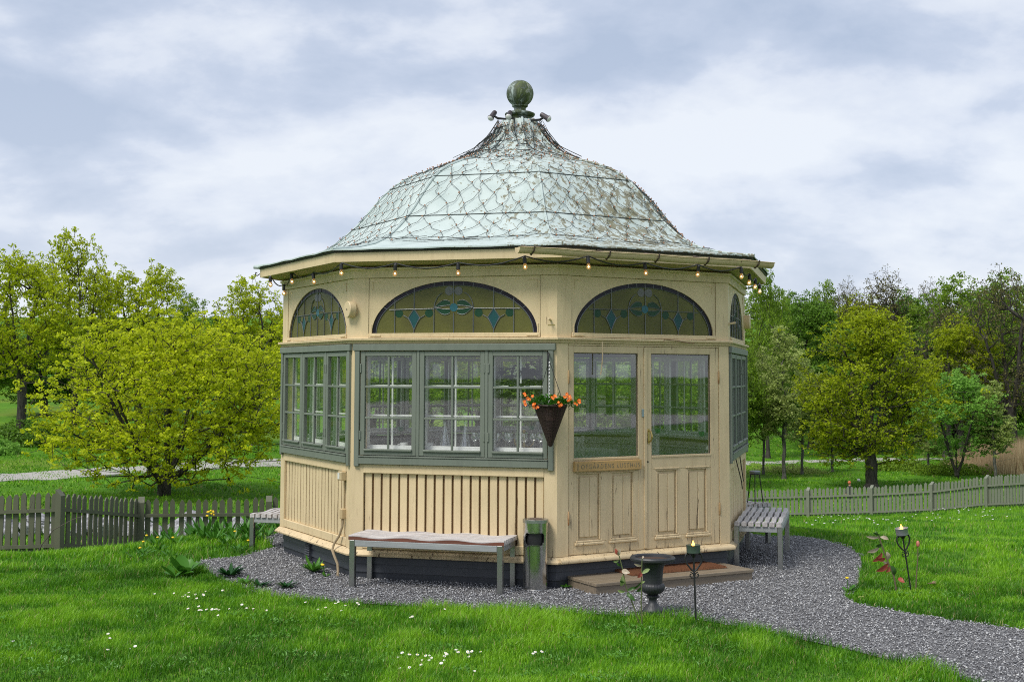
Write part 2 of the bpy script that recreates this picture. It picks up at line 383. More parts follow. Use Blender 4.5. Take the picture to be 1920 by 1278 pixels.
# ------------------------------------------------------------------ windows (one set of meshes, used on seven faces)
Z0,Z1=1.072,2.160
def window_meshes():
    f=MB(); b=.004
    f.box(.010,S-.010,-.034,-.0005,2.118,2.180,b=b)                      # head board, runs past the side casings
    f.box(.030,.078,-.028,.04,1.045,2.118,b=b); f.box(S-.078,S-.030,-.028,.04,1.045,2.118,b=b)   # side casings
    f.box(.079,S-.079,-.034,.05,1.068,1.132,b=b)                          # bottom board
    f.box(.079,S-.079,-.040,.05,1.134,1.146,b=.002)                        # drip
    xs=[.084,.640,.668,1.2985,1.3265,S-.084]
    for a,c in((.640,.668),(1.2985,1.3265)): f.box(a,c,-.020,.05,1.148,2.117,b=.003)
    return f
def casement(w,flip=False):
    c=MB(); z0,z1=1.152,2.112; st=.044; b=.003; y0,y1=-.016,.022
    c.box(0,st,y0,y1,z0,z1,b=b); c.box(w-st,w,y0,y1,z0,z1,b=b)
    c.box(st,w-st,y0,y1,z1-st,z1,b=b); c.box(st,w-st,y0,y1,z0,z0+.056,b=b); c.box(st-.006,w-st+.006,y0-.018,y0-.0005,z0+.038,z0+.058,b=.004)
    ph=(z1-st)-(z0+.056)
    for k in(1,2): z=z0+.056+ph*k/3; c.box(st,w-st,y0+.004,y1-.012,z-.010,z+.010,b=.003)
    c.box(w/2-.010,w/2+.010,y0+.0055,y1-.0135,z0+.057,z1-st-.001,b=.003)
    # hinges
    x=-.004 if not flip else w-.010
    for z in(z0+.14,z1-.2): c.box(x,x+.014,y0-.010,y0+.004,z,z+.085,b=.003)
    return c
def pane(w):
    c=MB(); st=.044; c.add([(st-.004,.003,1.202),(w-st+.004,.003,1.202),(w-st+.004,.003,2.072),(st-.004,.003,2.072)],[(0,1,2,3)]); return c
def inner_sash(w):
    c=MB(); z0,z1=1.203,2.105; st=.036; y0,y1=.088,.118
    c.box(0,st,y0,y1,z0,z1,b=.003); c.box(w-st,w,y0,y1,z0,z1,b=.003); c.box(st,w-st,y0,y1,z1-st,z1,b=.003); c.box(st,w-st,y0,y1,z0,z0+st,b=.003)
    ph=(z1-st)-(z0+st)
    for k in(1,2): z=z0+st+ph*k/3; c.box(st,w-st,y0+.006,y1-.006,z-.008,z+.008,b=.002)
    c.box(w/2-.008,w/2+.008,y0+.0075,y1-.0075,z0+st+.001,z1-st-.001,b=.002); return c
WX=[(.086,.638),(.670,1.2965),(1.3285,S-.086)]
wm=window_meshes(); proto=None
def mesh_of(mb,name,mat,smooth=False):
    o=mb.build(name,mat,None,smooth); me=o.data; bpy.data.objects.remove(o); return me
ME_frame=mesh_of(wm,'window_frame',SAGE)
ME_cas=[mesh_of(casement(b-a,j==1),'casement',SAGE) for j,(a,b) in enumerate(WX)]
ME_pan=[mesh_of(pane(b-a),'pane',GLASS) for a,b in WX]
ME_inn=[mesh_of(inner_sash(b-a),'inner_sash',PALE) for a,b in WX]
# lower panels : recessed wide boards with brown gaps (exterior), grey dado (interior)
lp=MB(); lp.box(.119,S-.119,-.006,.05,.984,1.066,b=.004); lp.box(.119,S-.119,-.002,.05,.292,.37,b=.004)
ME_prail=mesh_of(lp,'panel_rail',CREAM)
def boards(n,gap):
    mb=MB(); a,b=.119,S-.119; w=(b-a)/n; r=random.Random(5)
    for i in range(n):
        mb.box(a+i*w+gap/2,a+(i+1)*w-gap/2,.022+r.uniform(-.002,.002),.04,.371,.983,b=.002)
    return mb
ME_boards=mesh_of(boards(20,.020),'siding_boards',CREAM)
pb=MB(); pb.box(.119,S-.119,.0405,.055,.3,1.07); ME_back=mesh_of(pb,'groove_backing',BROWN)
db=MB(); db.box(.09,S-.09,.0905,.115,.286,1.12); 
for i in range(14): db.box(.13+i*.122,.13+i*.122+.113,.1155,.122,.30,1.04,b=.002)
db.box(.03,S-.03,.116,.165,1.045,1.075,b=.004)
ME_dado=mesh_of(db,'inner_dado',GREY)
# inner window board joins dado and window
ib=MB(); ib.box(.10,S-.10,.0505,.24,1.165,1.200,b=.004); ME_iboard=mesh_of(ib,'inner_window_board',PALE)
# arch panels
AU,AA,AB,AZ=S/2,.800,.478,2.281
def arch_panel():
    mb=MB(); n=40; u0,u1,z0,z1=.156,S-.156,2.240,2.796; y0,y1=.006,.035
    arc=[(AU+AA*math.cos(PI-PI*i/n),AZ+AB*math.sin(PI-PI*i/n)) for i in range(n+1)]
    def outer(x,z,i):
        # project outward to the rectangle
        t=i/n
        if i==0: return(u0,z)
        if i==n: return(u1,z)
        dx,dz=x-AU,z-AZ; k=min(abs((u1-AU)/dx) if abs(dx)>1e-6 else 1e9,(z1-AZ)/dz if dz>1e-6 else 1e9); return(AU+dx*k,AZ+dz*k)
    out=[outer(x,z,i) for i,(x,z) in enumerate(arc)]
    # insert corners
    pts=[]
    vs=[];fs=[]
    for y in(y0,y1):
        for p in arc: vs.append((p[0],y,p[1]))
        for p in out: vs.append((p[0],y,p[1]))
    m=n+1
    for i in range(n):
        fs.append((i,i+1,m+i+1,m+i)); fs.append((2*m+i,3*m+i,3*m+i+1,2*m+i+1)); fs.append((i,2*m+i,2*m+i+1,i+1))
    mb.add(vs,fs)
    # corner fills
    for side in(0,1):
        ids=[i for i in range(n+1)]
        for i in range(n):
            a,b=out[i],out[i+1]
            if (abs(a[0]-(u0 if side==0 else u1))<1e-6) and abs(b[1]-z1)<1e-6 and side==0: mb.add([(a[0],y0,a[1]),(b[0],y0,b[1]),(u0,y0,z1)],[(0,1,2)])
            if (abs(b[0]-u1)<1e-6) and abs(a[1]-z1)<1e-6 and side==1: mb.add([(a[0],y0,a[1]),(b[0],y0,b[1]),(u1,y0,z1)],[(0,1,2)])
    mb.box(u0,u1,y0-.016,y1,z0,AZ-.001,b=.003)
    # applied corner brackets
    for sx in(-1,1):
        X=lambda d:(AU+sx*(AU-u0-d))
        def bx(d0,d1,a,b): 
            l=sorted((X(d0),X(d1))); mb.box(l[0],l[1],y0-.006,y0-.0005,a,b,b=.002)
        bx(.03,.11,z1-.040,z1-.030); bx(.03,.040,z1-.11,z1-.041)
        bx(.018,.030,AZ-.0,AZ+.085)
        l=sorted((X(.018),X(.125))); mb.box(l[0],l[1],y0-.024,y0-.0165,AZ-.030,AZ-.014,b=.003)
        # mitre crack
        mb.tube([(X(.085),y0+.001,z1-.09),(X(.215),y0+.001,z1-.215)],.0022,4)
    return mb
ME_arch=mesh_of(arch_panel(),'arch_panel',CREAM)
def m_sglass(name,c,c2,rough=.25,sc_=60,bs=.4,glow=.5):
    m,nt,_,L=newmat(name); v=coords(nt); n=noise(nt,v,sc_,3); n2=noise(nt,v,2.2,3); col=mixc(nt,ramp(nt,n2,[(.3,(0,0,0)),(.7,(1,1,1))]),c,c2)
    b=N(nt,'ShaderNodeBsdfPrincipled'); L.new(col,b.inputs['Base Color']); b.inputs['Roughness'].default_value=rough; b.inputs['Specular IOR Level'].default_value=.6
    t=N(nt,'ShaderNodeBsdfTranslucent'); L.new(col,t.inputs[0]); bp=N(nt,'ShaderNodeBump'); bp.inputs['Strength'].default_value=bs; bp.inputs['Distance'].default_value=.004; L.new(n,bp.inputs['Height']); L.new(bp.outputs[0],b.inputs['Normal'])
    tp=N(nt,'ShaderNodeBsdfTransparent'); L.new(col,tp.inputs[0])
    x=N(nt,'ShaderNodeMixShader'); x.inputs[0].default_value=glow; L.new(b.outputs[0],x.inputs[1]); L.new(t.outputs[0],x.inputs[2])
    y=N(nt,'ShaderNodeMixShader'); y.inputs[0].default_value=.2; L.new(x.outputs[0],y.inputs[1]); L.new(tp.outputs[0],y.inputs[2])
    o=N(nt,'ShaderNodeOutputMaterial'); L.new(y.outputs[0],o.inputs[0]); return m
SG_Y=m_sglass('amber_cathedral_glass',(.33,.33,.085),(.20,.195,.06))
SG_P=m_sglass('plum_border_glass',(.010,.008,.014),(.055,.045,.085))  # plum glass, darkened to stand in for the shadow gap too
SG_G=m_sglass('green_rondel_glass',(.02,.11,.05),(.03,.15,.07),.12)
SG_T=m_sglass('teal_glass',(.03,.16,.18),(.04,.20,.21),.15)
SG_B=m_sglass('blue_jewel_glass',(.05,.26,.34),(.08,.32,.40),.1)
SG_C=m_sglass('clear_bullseye_glass',(.30,.31,.31),(.40,.41,.41),.1)
def plate(poly,y0,y1):
    mb=MB(); n=len(poly); mb.add([(x,y0,z) for x,z in poly]+[(x,y1,z) for x,z in poly],[tuple(range(n)),tuple(range(n,2*n))[::-1]]+[((i+1)%n,i,n+i,n+(i+1)%n) for i in range(n)]); return mb
GY=.022
field=plate([(AU+(AA+.01)*math.cos(PI-PI*i/32),AZ-.005+(AB+.01)*math.sin(PI-PI*i/32)) for i in range(33)][::-1],GY,GY+.006)
ME_field=mesh_of(field,'amber_glass',SG_Y)
bd=MB(); n=36
def arcp(k,i): return (AU+(AA-k)*math.cos(PI-PI*i/n),AZ+(AB-k)*math.sin(PI-PI*i/n))
for i in range(n):
    a,b,c,d=arcp(-.004,i),arcp(-.004,i+1),arcp(.040,i+1),arcp(.040,i)
    bd.add([(p[0],GY-.004,p[1]) for p in(a,b,c,d)],[(0,3,2,1)])
ME_border=mesh_of(bd,'plum_glass_border',SG_P)
ld=MB()
def L2(pts,r=.0042): ld.tube([(AU+x,GY-.005,AZ+z) for x,z in pts],r,6)
def zarc(x): return (AB-.04)*math.sqrt(max(0,1-(x/(AA-.04))**2))
ld.tube([(arcp(.040,i)[0],GY-.005,arcp(.040,i)[1]) for i in range(n+1)],.004,6)
for x in(-.575,.575): L2([(x,0),(x,zarc(x)+.03)])
for x in(-.385,.385): L2([(x,0),(x,.035)]);L2([(x,.225),(x,zarc(x)+.038)])
for x in(-.19,.19): L2([(x,0),(x,.225)])
L2([(0,0),(0,.185)]);L2([(0,.27),(0,zarc(0)+.038)])
for s in(-1,1):
    L2([(s*.19,.225),(s*.63,.218)])
    L2([(s*(.19-.005*math.sin(t*1.5)-.105*(1-math.cos(t*1.35))),.225+.15*math.sin(t*1.35)) for t in [i/8 for i in range(9)]])
    for k in(.73,.70):  pass
    for x in(.19,): L2([(s*x,zarc(x)+.005),(s*x,zarc(x)+.042)],.003)
    for a in(.30,.46,.17): 
        i=a*n/1.0; p=arcp(.040,i if s<0 else n-i); q_=arcp(-.004,i if s<0 else n-i); ld.tube([(p[0],GY-.0065,p[1]),(q_[0],GY-.0065,q_[1])],.003,5)
    # swags
    for e in(-1,1):
        x0=.385+e*.105; L2([(s*x0,.165),(s*(.385+e*.06),.14),(s*(.385+e*.028),.09),(s*.385,.03)])
    # diamond outline
    L2([(s*.385,.225),(s*(.385-.055),.145),(s*(.385-.025),.085),(s*.385,.03),(s*(.385+.025),.085),(s*(.385+.055),.145),(s*.385,.225)])
    for up_ in(1,-1):
        f=[(s*(.185-.15*t),.236+up_*(.02*t+.055*math.sin(PI*t*.8))) for t in [i/6 for i in range(7)]]
        g=[(s*(.185-.15*t),.236+up_*(.018*math.sin(PI*t*.5))) for t in [i/6 for i in range(7)]]
        L2(f,.003);L2(g,.003)
ME_lead=mesh_of(ld,'lead_cames',LEAD,True)
RX=Matrix.Rotation(-PI/2,4,'X')@Matrix.Diagonal((1,1,-1,1))
ME_sub=[]
def subs(name,mat,items,smooth=False):
    for mb in items: ME_sub.append((name,mesh_of(mb,name,mat,smooth)))
subs('green_rondel',SG_G,[MB().lathe([(.001,-.012),(.010,-.011),(.016,-.006),(.030,-.009),(.039,-.002),(.039,.0)],20,Matrix.Translation((AU+x,GY-.002,AZ+.185))@RX) for x in(-.535,-.24,.24,.535)],True)
for s in(-1,1):
    for up_ in(1,-1):
        f=[(s*(.185-.15*i/6),.236+up_*(.02*i/6+.055*math.sin(PI*i/6*.8))) for i in range(7)]
        g=[(s*(.185-.15*i/6),.236+up_*(.018*math.sin(PI*i/6*.5))) for i in range(7)]
        poly=f+g[::-1]
        if (s*up_)>0: poly=poly[::-1]
        subs('green_leaf',SG_G,[MB().add([(AU+x,GY-.004,AZ+z) for x,z in poly],[tuple(range(len(poly)))])])
    poly=[(s*.385,.225),(s*.385-.055,.145),(s*.385-.025,.085),(s*.385,.03),(s*.385+.025,.085),(s*.385+.055,.145)]
    subs('teal_diamond',SG_T,[MB().add([(AU+x,GY-.004,AZ+z) for x,z in poly],[tuple(range(6))])])
    subs('clear_bullseye',SG_C,[MB().lathe([(.001,-.010),(.012,-.011),(.02,-.005),(.034,-.010),(.040,-.002),(.040,0)],24,Matrix.Translation((AU+s*.045,GY-.003,AZ+.388))@RX)],True)
subs('blue_jewel',SG_B,[MB().lathe([(.001,-.016),(.015,-.014),(.028,-.008),(.038,-.004),(.038,0)],24,Matrix.Translation((AU,GY-.003,AZ+.235))@RX)],True)
for k in range(-1,7):
    M=FM(k)
    link('arch_panel',ME_arch,pav,M)
    aw=link('arched_window',ME_field,pav,M)
    for nm,me in[('plum_border',ME_border),('lead_cames',ME_lead)]+ME_sub: link(nm,me,aw)
    if k==1: continue
    w=link('window',ME_frame,pav,M)
    for j,(a,b) in enumerate(WX):
        T=Matrix.Translation((a,0,0))
        link('casement',ME_cas[j],w,T); link('pane',ME_pan[j],w,T); link('inner_sash',ME_inn[j],w,T)
    link('panel_rail',ME_prail,pav,M); link('inner_dado',ME_dado,pav,M); link('inner_window_board',ME_iboard,pav,M)
    sb=link('siding',ME_boards,pav,M); link('groove_backing',ME_back,sb)
# ------------------------------------------------------------------ door face
MC=FM(1)
mb=MB(); mb.box(.119,.1215,.012,.06,.29,2.182); mb.box(S-.1215,S-.119,.012,.06,.29,2.182); mb.box(.122,S-.122,.0,.06,2.166,2.182,b=.002); mb.build('door_frame',CREAM,pav,mw=MC)
def leaf_door(u0,u1,glass,panels,mirror):
    z0,z1=.292,2.163; y0,y1=.006,.046; g0,g1=glass; zg0,zg1=1.150,2.100; b=.003
    mb=MB()
    mb.box(u0,g0,y0,y1,z0,z1,b=b); mb.box(g1,u1,y0,y1,z0,z1,b=b)
    mb.box(g0+.0005,g1-.0005,y0+.001,y1,zg1,z1,b=b)
    zt,zb=1.020,.400
    mb.box(g0+.0005,g1-.0005,y0+.001,y1,zt,zg0,b=b); mb.box(g0+.0005,g1-.0005,y0+.001,y1,z0,zb,b=b)
    (a0,a1),(b0,b1)=panels
    mb.box(a1,b0,y0+.002,y1,zb+.0005,zt-.0005,b=b)
    mb.box(g0+.0005,a0,y0+.002,y1,zb+.0005,zt-.0005,b=b); mb.box(b1,g1-.0005,y0+.002,y1,zb+.0005,zt-.0005,b=b)
    # glazing fillets
    mb.box(g0,g1,y0-.006,y0+.0005,zg0-.020,zg0+.002,b=.003)
    d=mb.build('door_leaf',CREAM2,pav,mw=MC)
    for (p0,p1) in panels:
        pm=MB(); pm.box(p0-.001,p1+.001,y0+.022,y0+.03,zb-.001,zt+.001)
        mid=(p0+p1)/2+.01
        pm.box(p0+.032,mid-.001,y0+.008,y0+.0225,zb+.04,zt-.04,b=.006); pm.box(mid+.001,p1-.032,y0+.0075,y0+.0225,zb+.04,zt-.04,b=.006)
        # moulding with a heavy foot
        for (x0,x1,za,zb_) in((p0,p0+.014,zb+.015,zt-.014),(p1-.014,p1,zb+.015,zt-.014),(p0,p1,zt-.0135,zt)): pm.box(x0,x1,y0+.001,y0+.0215,za,zb_,b=.004)
        pm.box(p0-.028,p1+.028,y0-.016,y0+.0005,zb-.028,zb-.004,b=.006); pm.box(p0-.012,p1+.012,y0-.009,y0+.004,zb-.0035,zb+.014,b=.004)
        pm.box(p0-.02,p1+.02,y0-.006,y0+.001,zt+.001,zt+.014,b=.003)
        pm.build('raised_panel',CREAM2,d)
    gm=MB(); gm.add([(g0-.002,y0+.018,zg0-.002),(g1+.002,y0+.018,zg0-.002),(g1+.002,y0+.018,zg1+.002),(g0-.002,y0+.018,zg1+.002)],[(0,1,2,3)]); gm.build('pane',DOORGLASS,d)
    gb=MB()
    for (x0,x1,za,zb_) in((g0-.0005,g0+.008,zg0,zg1),(g1-.008,g1+.0005,zg0,zg1),(g0,g1,zg1-.008,zg1+.0005)): gb.box(x0,x1,y0+.010,y0+.0175,za,zb_)
    gb.build('glazing_bead',m_plain('dark_putty',(.10,.085,.06),.7) if not bpy.data.materials.get('dark_putty') else bpy.data.materials['dark_putty'],d)
    for z in(.62,1.88):
        x=u0-.002 if not mirror else u1+.002
        h=MB(); h.lathe([(.003,z-.062),(.007,z-.055),(.0085,z-.005),(.0085,z+.0),(.0095,z+.001),(.0085,z+.005),(.007,z+.055),(.003,z+.062)],10,Matrix.Translation((x,y0-.008,0)))
        h.build('hinge',m_painted('rusty_hinge',(.42,.28,.13),(.30,.14,.05),(.22,.07,.02),.6,.5,.5) if not bpy.data.materials.get('rusty_hinge') else bpy.data.materials['rusty_hinge'],d,True)
    return d
d1=leaf_door(.124,.972,(.183,.892),((.2175,.473),(.588,.843)),False)
d2=leaf_door(.980,S-.124,(1.045,1.745),((1.10,1.345),(1.46,1.70)),True)
MB().box(.955,.985,-.006,.0055,.30,2.16,b=.003).build('meeting_bead',CREAM2,d1)
h=MB(); zz=1.33; X=1.008; h.box(X-.012,X+.012,-.001,.006,zz-.07,zz+.07,b=.003); h.tube([(X,-.002,zz-.05),(X+.002,-.03,zz-.045),(X+.004,-.045,zz),(X+.002,-.03,zz+.045),(X,-.002,zz+.05)],[.006,.008,.01,.008,.006],8); h.build('door_handle',BRASS,d2,True)
h=MB(); h.lathe([(.008,0),(.008,.004)],10,Matrix.Translation((1.0,.006,1.095))@Matrix.Rotation(PI/2,4,'X')); h.build('keyhole',BLACK,d2)
h=MB(); h.box(.930,.955,-.001,.006,1.51,1.585,b=.002); h.build('sticker',m_plain('pale_teal_sticker',(.24,.31,.31),.5),d1)
# carved sign board under the left glass
sg=MB(); sg.box(.172,.905,-.030,.003,1.032,1.122,b=.004); sign=sg.build('name_board',OCHRE,pav,mw=MC)
def text_mesh(s,size,name,mat,ext=.0015):
    c=bpy.data.curves.new(name,'FONT'); c.body=s; c.size=size; c.extrude=ext; c.align_x='LEFT'; c.space_character=1.35
    o=bpy.data.objects.new(name,c); COL.objects.link(o); dg=bpy.context.evaluated_depsgraph_get(); me=bpy.data.meshes.new_from_object(o.evaluated_get(dg)); bpy.data.objects.remove(o)
    me.materials.clear(); me.materials.append(mat); return me
FADED=m_painted('faded_lettering',(.17,.15,.10),(.40,.31,.17),(.48,.32,.14),.7,.54,.45,(50,50,50))
TR=Matrix.Rotation(PI/2,4,'X')
t0=text_mesh('J',.085,'lettering',FADED); 
link('lettering',t0,sign,Matrix.Translation((.192,-.0302,1.048))@TR)
t1=text_mesh('OFGÅRDENS LUSTHUS',.060,'lettering',FADED)
w=max(v.co.x for v in t1.vertices); link('lettering',t1,sign,Matrix.Translation((.236,-.0302,1.056))@TR@Matrix.Diagonal((.645/w,1,1,1)))
# small fittings on the walls
def peg(M,u,z,l=.075):
    MB().tube([(u,.0,z),(u,-l,z+.012)],.010,8).build('wooden_peg',CREAM2,pav,True,M)
peg(FM(0),S-.060,2.39); peg(FM(2),.012,2.40,.07); peg(FM(3),.08,2.38)
MB().box(S-.085,S-.02,-.004,.001,2.345,2.352).build('screw_plate',BRASS,pav,mw=FM(0))
def knob(M,u,z):
    MB().lathe([(.001,.002),(.078,.002),(.08,-.055),(.074,-.062),(.006,-.062)],28,M@Matrix.Translation((u,0,z))@Matrix.Rotation(-PI/2,4,'X')).build('round_wooden_boss',CREAM,pav,True)
knob(FM(-1),S-.010,2.505); knob(FM(2),S-.02,2.50)
MB().lathe([(.006,-.0),(.006,.004)],8,FM(-1)@Matrix.Translation((S-.008,-.064,2.505))@Matrix.Rotation(PI/2,4,'X')).build('screw_hole',BLACK,pav)
# hanging cord and wire above the door
MB().tube([(.452,-.055,2.205),(.452,-.058,2.12),(.450,-.055,2.02),(.440,-.045,1.90)],.0055,6).build('pull_cord',m_plain('old_cord',(.48,.38,.24),.8),pav,True,MC)
MB().tube([(1.150,-.05,2.215),(1.152,-.055,2.235),(1.30,-.055,2.225),(1.49,-.056,2.200),(1.50,-.056,2.207)],.0035,6).build('bent_wire',m_plain('rusty_wire',(.14,.07,.04),.7),pav,True,MC)
# electrics on face A
MA=FM(-1)
e=MB(); e.box(S-.215,S-.125,-.055,.022,.90,.985,b=.006); el=e.build('electrical_box',m_plain('aged_plastic_box',(.50,.39,.22),.5),pav,mw=MA)
e=MB(); e.box(S-.205,S-.160,-.057,-.0555,.915,.972); e.build('white_switch',m_plain('white_plastic',(.65,.65,.62),.4),el)
MB().box(S-.18,S-.118,-.045,.022,.545,.640,b=.006).build('junction_box',m_plain('aged_junction_box',(.47,.35,.19),.6),pav,mw=MA)
MB().tube([(S-.150,-.01,.90),(S-.147,-.012,.8),(S-.150,-.01,.64)],.007,6).build('cable',m_plain('cream_cable',(.42,.32,.18),.6),pav,True,MA)
MB().tube([(S-.145,-.02,.545),(S-.150,-.025,.47),(S-.200,-.035,.38),(S-.265,-.060,.30),(S-.270,-.075,.245),(S-.235,-.07,.20),(S-.205,-.045,.12),(S-.19,-.045,.06),(S-.185,-.05,-.02)],[.012]*5+[.013]*4,8).build('cable',m_painted('dirty_cable',(.40,.31,.19),(.10,.09,.08),(.05,.05,.05),.6,.6,.7),pav,True,MA)
v=MB(); v.box(.74,.86,-.0,.02,.025,.19)
for i in range(7): v.box(.738,.862,-.014,-.0,.03+i*.023,.045+i*.023,b=.004)
v.build('vent_grille',m_plain('dark_vent',(.05,.055,.065),.5),pav,mw=FM(-1,.018))
# timber props of the open windows on face D
MB().tube([(.35,-.02,1.12),(.9,-.04,.80),(.98,-.04,.72)],.006,5).build('window_stay',BLACK,pav,True,FM(2))
MB().tube([(.85,-.02,1.13),(1.05,-.04,.84),(1.0,-.05,.80)],.006,5).build('window_stay',BLACK,pav,True,FM(2))
# gutter along the door face, slipping loose
g=MB(); n=10; prof=[(.052*math.cos(PI+PI*i/n),.045*math.sin(PI+PI*i/n)) for i in range(n+1)]
prof=[(-.066,.006)]+prof+[(.052,.004)]
prof2=prof+[(x*.93,z*.9+.004) for x,z in prof[::-1]]
ga=AT(970,463,10.55)-Vector((PC[0],PC[1],0)); gb_=AT(1446,492.5,11.62)-Vector((PC[0],PC[1],0))
gd=(gb_-ga).normalized(); gn=Vector((-gd.y,gd.x,0)).normalized()
np_=len(prof2)
vs=[]
for k in range(9):
    p=ga.lerp(gb_,k/8); w=.004*math.sin(k*2.1)
    vs+=[tuple(p+gn*x+Vector((0,0,z-.008+w))) for x,z in prof2]
g.add(vs,[(k*np_+i,k*np_+(i+1)%np_,(k+1)*np_+(i+1)%np_,(k+1)*np_+i) for k in range(8) for i in range(np_)])
gut=g.build('rain_gutter',CREAM2,pav,True)
MB().add(vs[:np_//2]+[],[tuple(range(np_//2))]).build('gutter_end_cap',CREAM2,gut)
for t in(.05,.33,.52,.72,.93):
    p=ga.lerp(gb_,t); b=MB(); b.tube([p+gn*.20+Vector((0,0,.04)),p+gn*.06+Vector((0,0,.01)),p+gn*.052+Vector((0,0,-.02)),p+gn*.0+Vector((0,0,-.060)),p+gn*-.06+Vector((0,0,-.03)),p+gn*-.075+Vector((0,0,.008))],.008,5); b.build('gutter_bracket',m_plain('bracket_rust',(.07,.05,.035),.7) if not bpy.data.materials.get('bracket_rust') else bpy.data.materials['bracket_rust'],gut)
# little spout and hook at the left eave corner
pl=vert(-2,RE); 
MB().tube([pl+Vector((.02,-.02,3.04)),pl+Vector((-.07,-.02,3.045))],[.02,.02],8).build('eave_spout',COPPER,pav)
MB().tube([pl+Vector((.0,-.03,2.97)),pl+Vector((-.03,-.03,2.95)),pl+Vector((-.05,-.03,2.965)),pl+Vector((-.045,-.03,2.985)),pl+Vector((-.03,-.03,2.98))],.006,5).build('iron_hook',BLACK,pav,True)
# ================================================================== ROOF LIGHTS
SPOT=m_plain('dark_lamp_housing',(.06,.05,.055),.4,.3)
LENS=m_plain('frosted_lens',(.55,.56,.54),.2)
def spot(u,v,y,aim,label):
    p=AT(u,v,y); c=empty('spotlight',p,0,label,'spotlight','spotlights round the roof finial')
    q=Vector(aim).normalized().to_track_quat('Z','Y').to_matrix().to_4x4()
    MB().lathe([(.001,-.062),(.024,-.058),(.028,-.045),(.030,.035),(.037,.045),(.037,.055)],18,q).build('housing',SPOT,c,True)
    MB().lathe([(.033,.050),(.034,.058),(.028,.068),(.012,.076),(.001,.077)],18,q).build('lens',LENS,c,True)
    b=Vector((PC[0]+ROX,PC[1]+ROY,4.70))-p; b=b.normalized()*(b.length-.12)/1.2
    MB().tube([(0,0,0),(b*.35)+Vector((0,0,-.02)),b],[.011,.014,.011],8).build('bracket',BLACK,c,True)
spot(924,216,13.68,(-.45,-.5,-.75),'dark spotlight on the left of the roof finial, its lens tilted down')
spot(955,215,13.40,(-.15,-.75,-.6),'dark spotlight at the front of the roof collar, lens facing the viewer')
spot(1022,219,13.40,(.75,-.4,-.55),'dark spotlight on the right of the roof finial, aimed down to the right')
# light net over the roof
P_arc=[0]; 
for a,b in zip(PROF,PROF[1:]): P_arc.append(P_arc[-1]+math.hypot(a[0]-b[0],a[1]-b[1]))
AL=P_arc[-1]
def roofpt(th,t,off=.014):
    "th world angle, t arc length from the eave"
    r=np.interp(t,P_arc,[p[0] for p in PROF]); z=np.interp(t,P_arc,[p[1] for p in PROF])
    d=((math.degrees(th)-PHI)%45)-22.5; rr=r*math.cos(PI/8)/math.cos(R_(d))
    return Vector((PC[0]+ROX+(rr+off)*math.cos(th),PC[1]+ROY+(rr+off)*math.sin(th),z+off))
net=empty('light_net',(PC[0],PC[1],3.1),0,'tangled dark net of tiny fairy lights draped over the green bell roof','light net')
WIRE=m_plain('dark_green_wire',(.012,.018,.016),.6); BULB=m_plain('amber_micro_bulb',(.36,.17,.085),.3)
rn=random.Random(11); NC=52; T=[]; t=.62
while t<AL-.06: T.append(t); t+=.162 if t<2.1 else .13
NR=len(T); node={}
for j in range(NR):
    for i in range(NC):
        jt=1+max(0,(j-NR*.6))*.35
        node[i,j]=(2*PI*(i+.5*(j%2))/NC+rn.uniform(-.028,.028)*jt,T[j]+rn.uniform(-.022,.022)*min(jt,2))
wm_=MB(); org=Vector(net.location)
def wire(a,b,wob,off=.012,r=.0022):
    pts=[];n=8;k=rn.uniform(-1,1)*wob; k2=rn.uniform(-1,1)*wob*.6
    for s in range(n+1):
        f=s/n; w=math.sin(PI*f)*k+math.sin(2*PI*f)*k2; rr=max(.35,np.interp(a[1],P_arc,[p[0] for p in PROF]))
        pts.append(roofpt(a[0]+(b[0]-a[0])*f+w/rr,a[1]+(b[1]-a[1])*f-abs(w)*.25,off+.004*math.sin(f*9+k*30))-org)
    wm_.tube(pts,r,4,cap=False)
for j in range(NR-1):
    for i in range(NC):
        a=node[i,j]
        if T[j]>1.85 and rn.random()<.38: continue
        for di in((0,1) if j%2 else (-1,0)):
            b=list(node[(i+di)%NC,j+1]); 
            while b[0]-a[0]>PI:b[0]-=2*PI
            while a[0]-b[0]>PI:b[0]+=2*PI
            wire(a,b,.030 if T[j]<1.9 else .06)
# messy border at the eave and the bunch at the top
for k in range(70):
    th=rn.uniform(0,2*PI); t=rn.uniform(.50,.72); wire((th,t),(th+rn.uniform(.10,.28),t+rn.uniform(-.08,.08)),.07,.02)
for k in range(75):
    th=rn.uniform(0,2*PI); t=rn.uniform(AL-.95,AL-.08); t2=rn.uniform(max(AL-.8,t-.1),AL-.02); wire((th,t),(th+rn.uniform(-.8,.8)*(1 if t>AL-.5 else .45),t2),.09,rn.uniform(.015,.055),.004)
for k in range(16):   # loose drops down both sides of the cone
    th=R_(PHI+90 if k%2 else PHI-90)+rn.uniform(-.35,.35)+R_(0); wire((th,AL-.05),(th+rn.uniform(-.15,.15),AL-.75+rn.uniform(-.1,.4)),.06,rn.uniform(.02,.05),.003)
wm_.build('net_wire',WIRE,net)
bp=MB(); bp.lathe([(.002,-.009),(.007,-.005),(.008,.003),(.002,.010)],6); ME_mb=mesh_of(bp,'bulb',BULB)
nodes=sorted([roofpt(a,t,.024) for (a,t) in node.values()]+[roofpt(rn.uniform(-PI,0),AL-rn.uniform(.05,.6),.04) for _ in range(25)],key=lambda p:p.y)
rest=MB()
for k,p in enumerate(nodes):
    if k<100: o=link('bulb',ME_mb,net); o.location=p-org; o.rotation_euler=(rn.uniform(0,3),rn.uniform(0,3),0)
    else: rest.lathe([(.002,-.009),(.007,-.005),(.008,.003),(.002,.010)],5,Matrix.Translation(p-org)@Matrix.Rotation(rn.uniform(0,3),4,'X'))
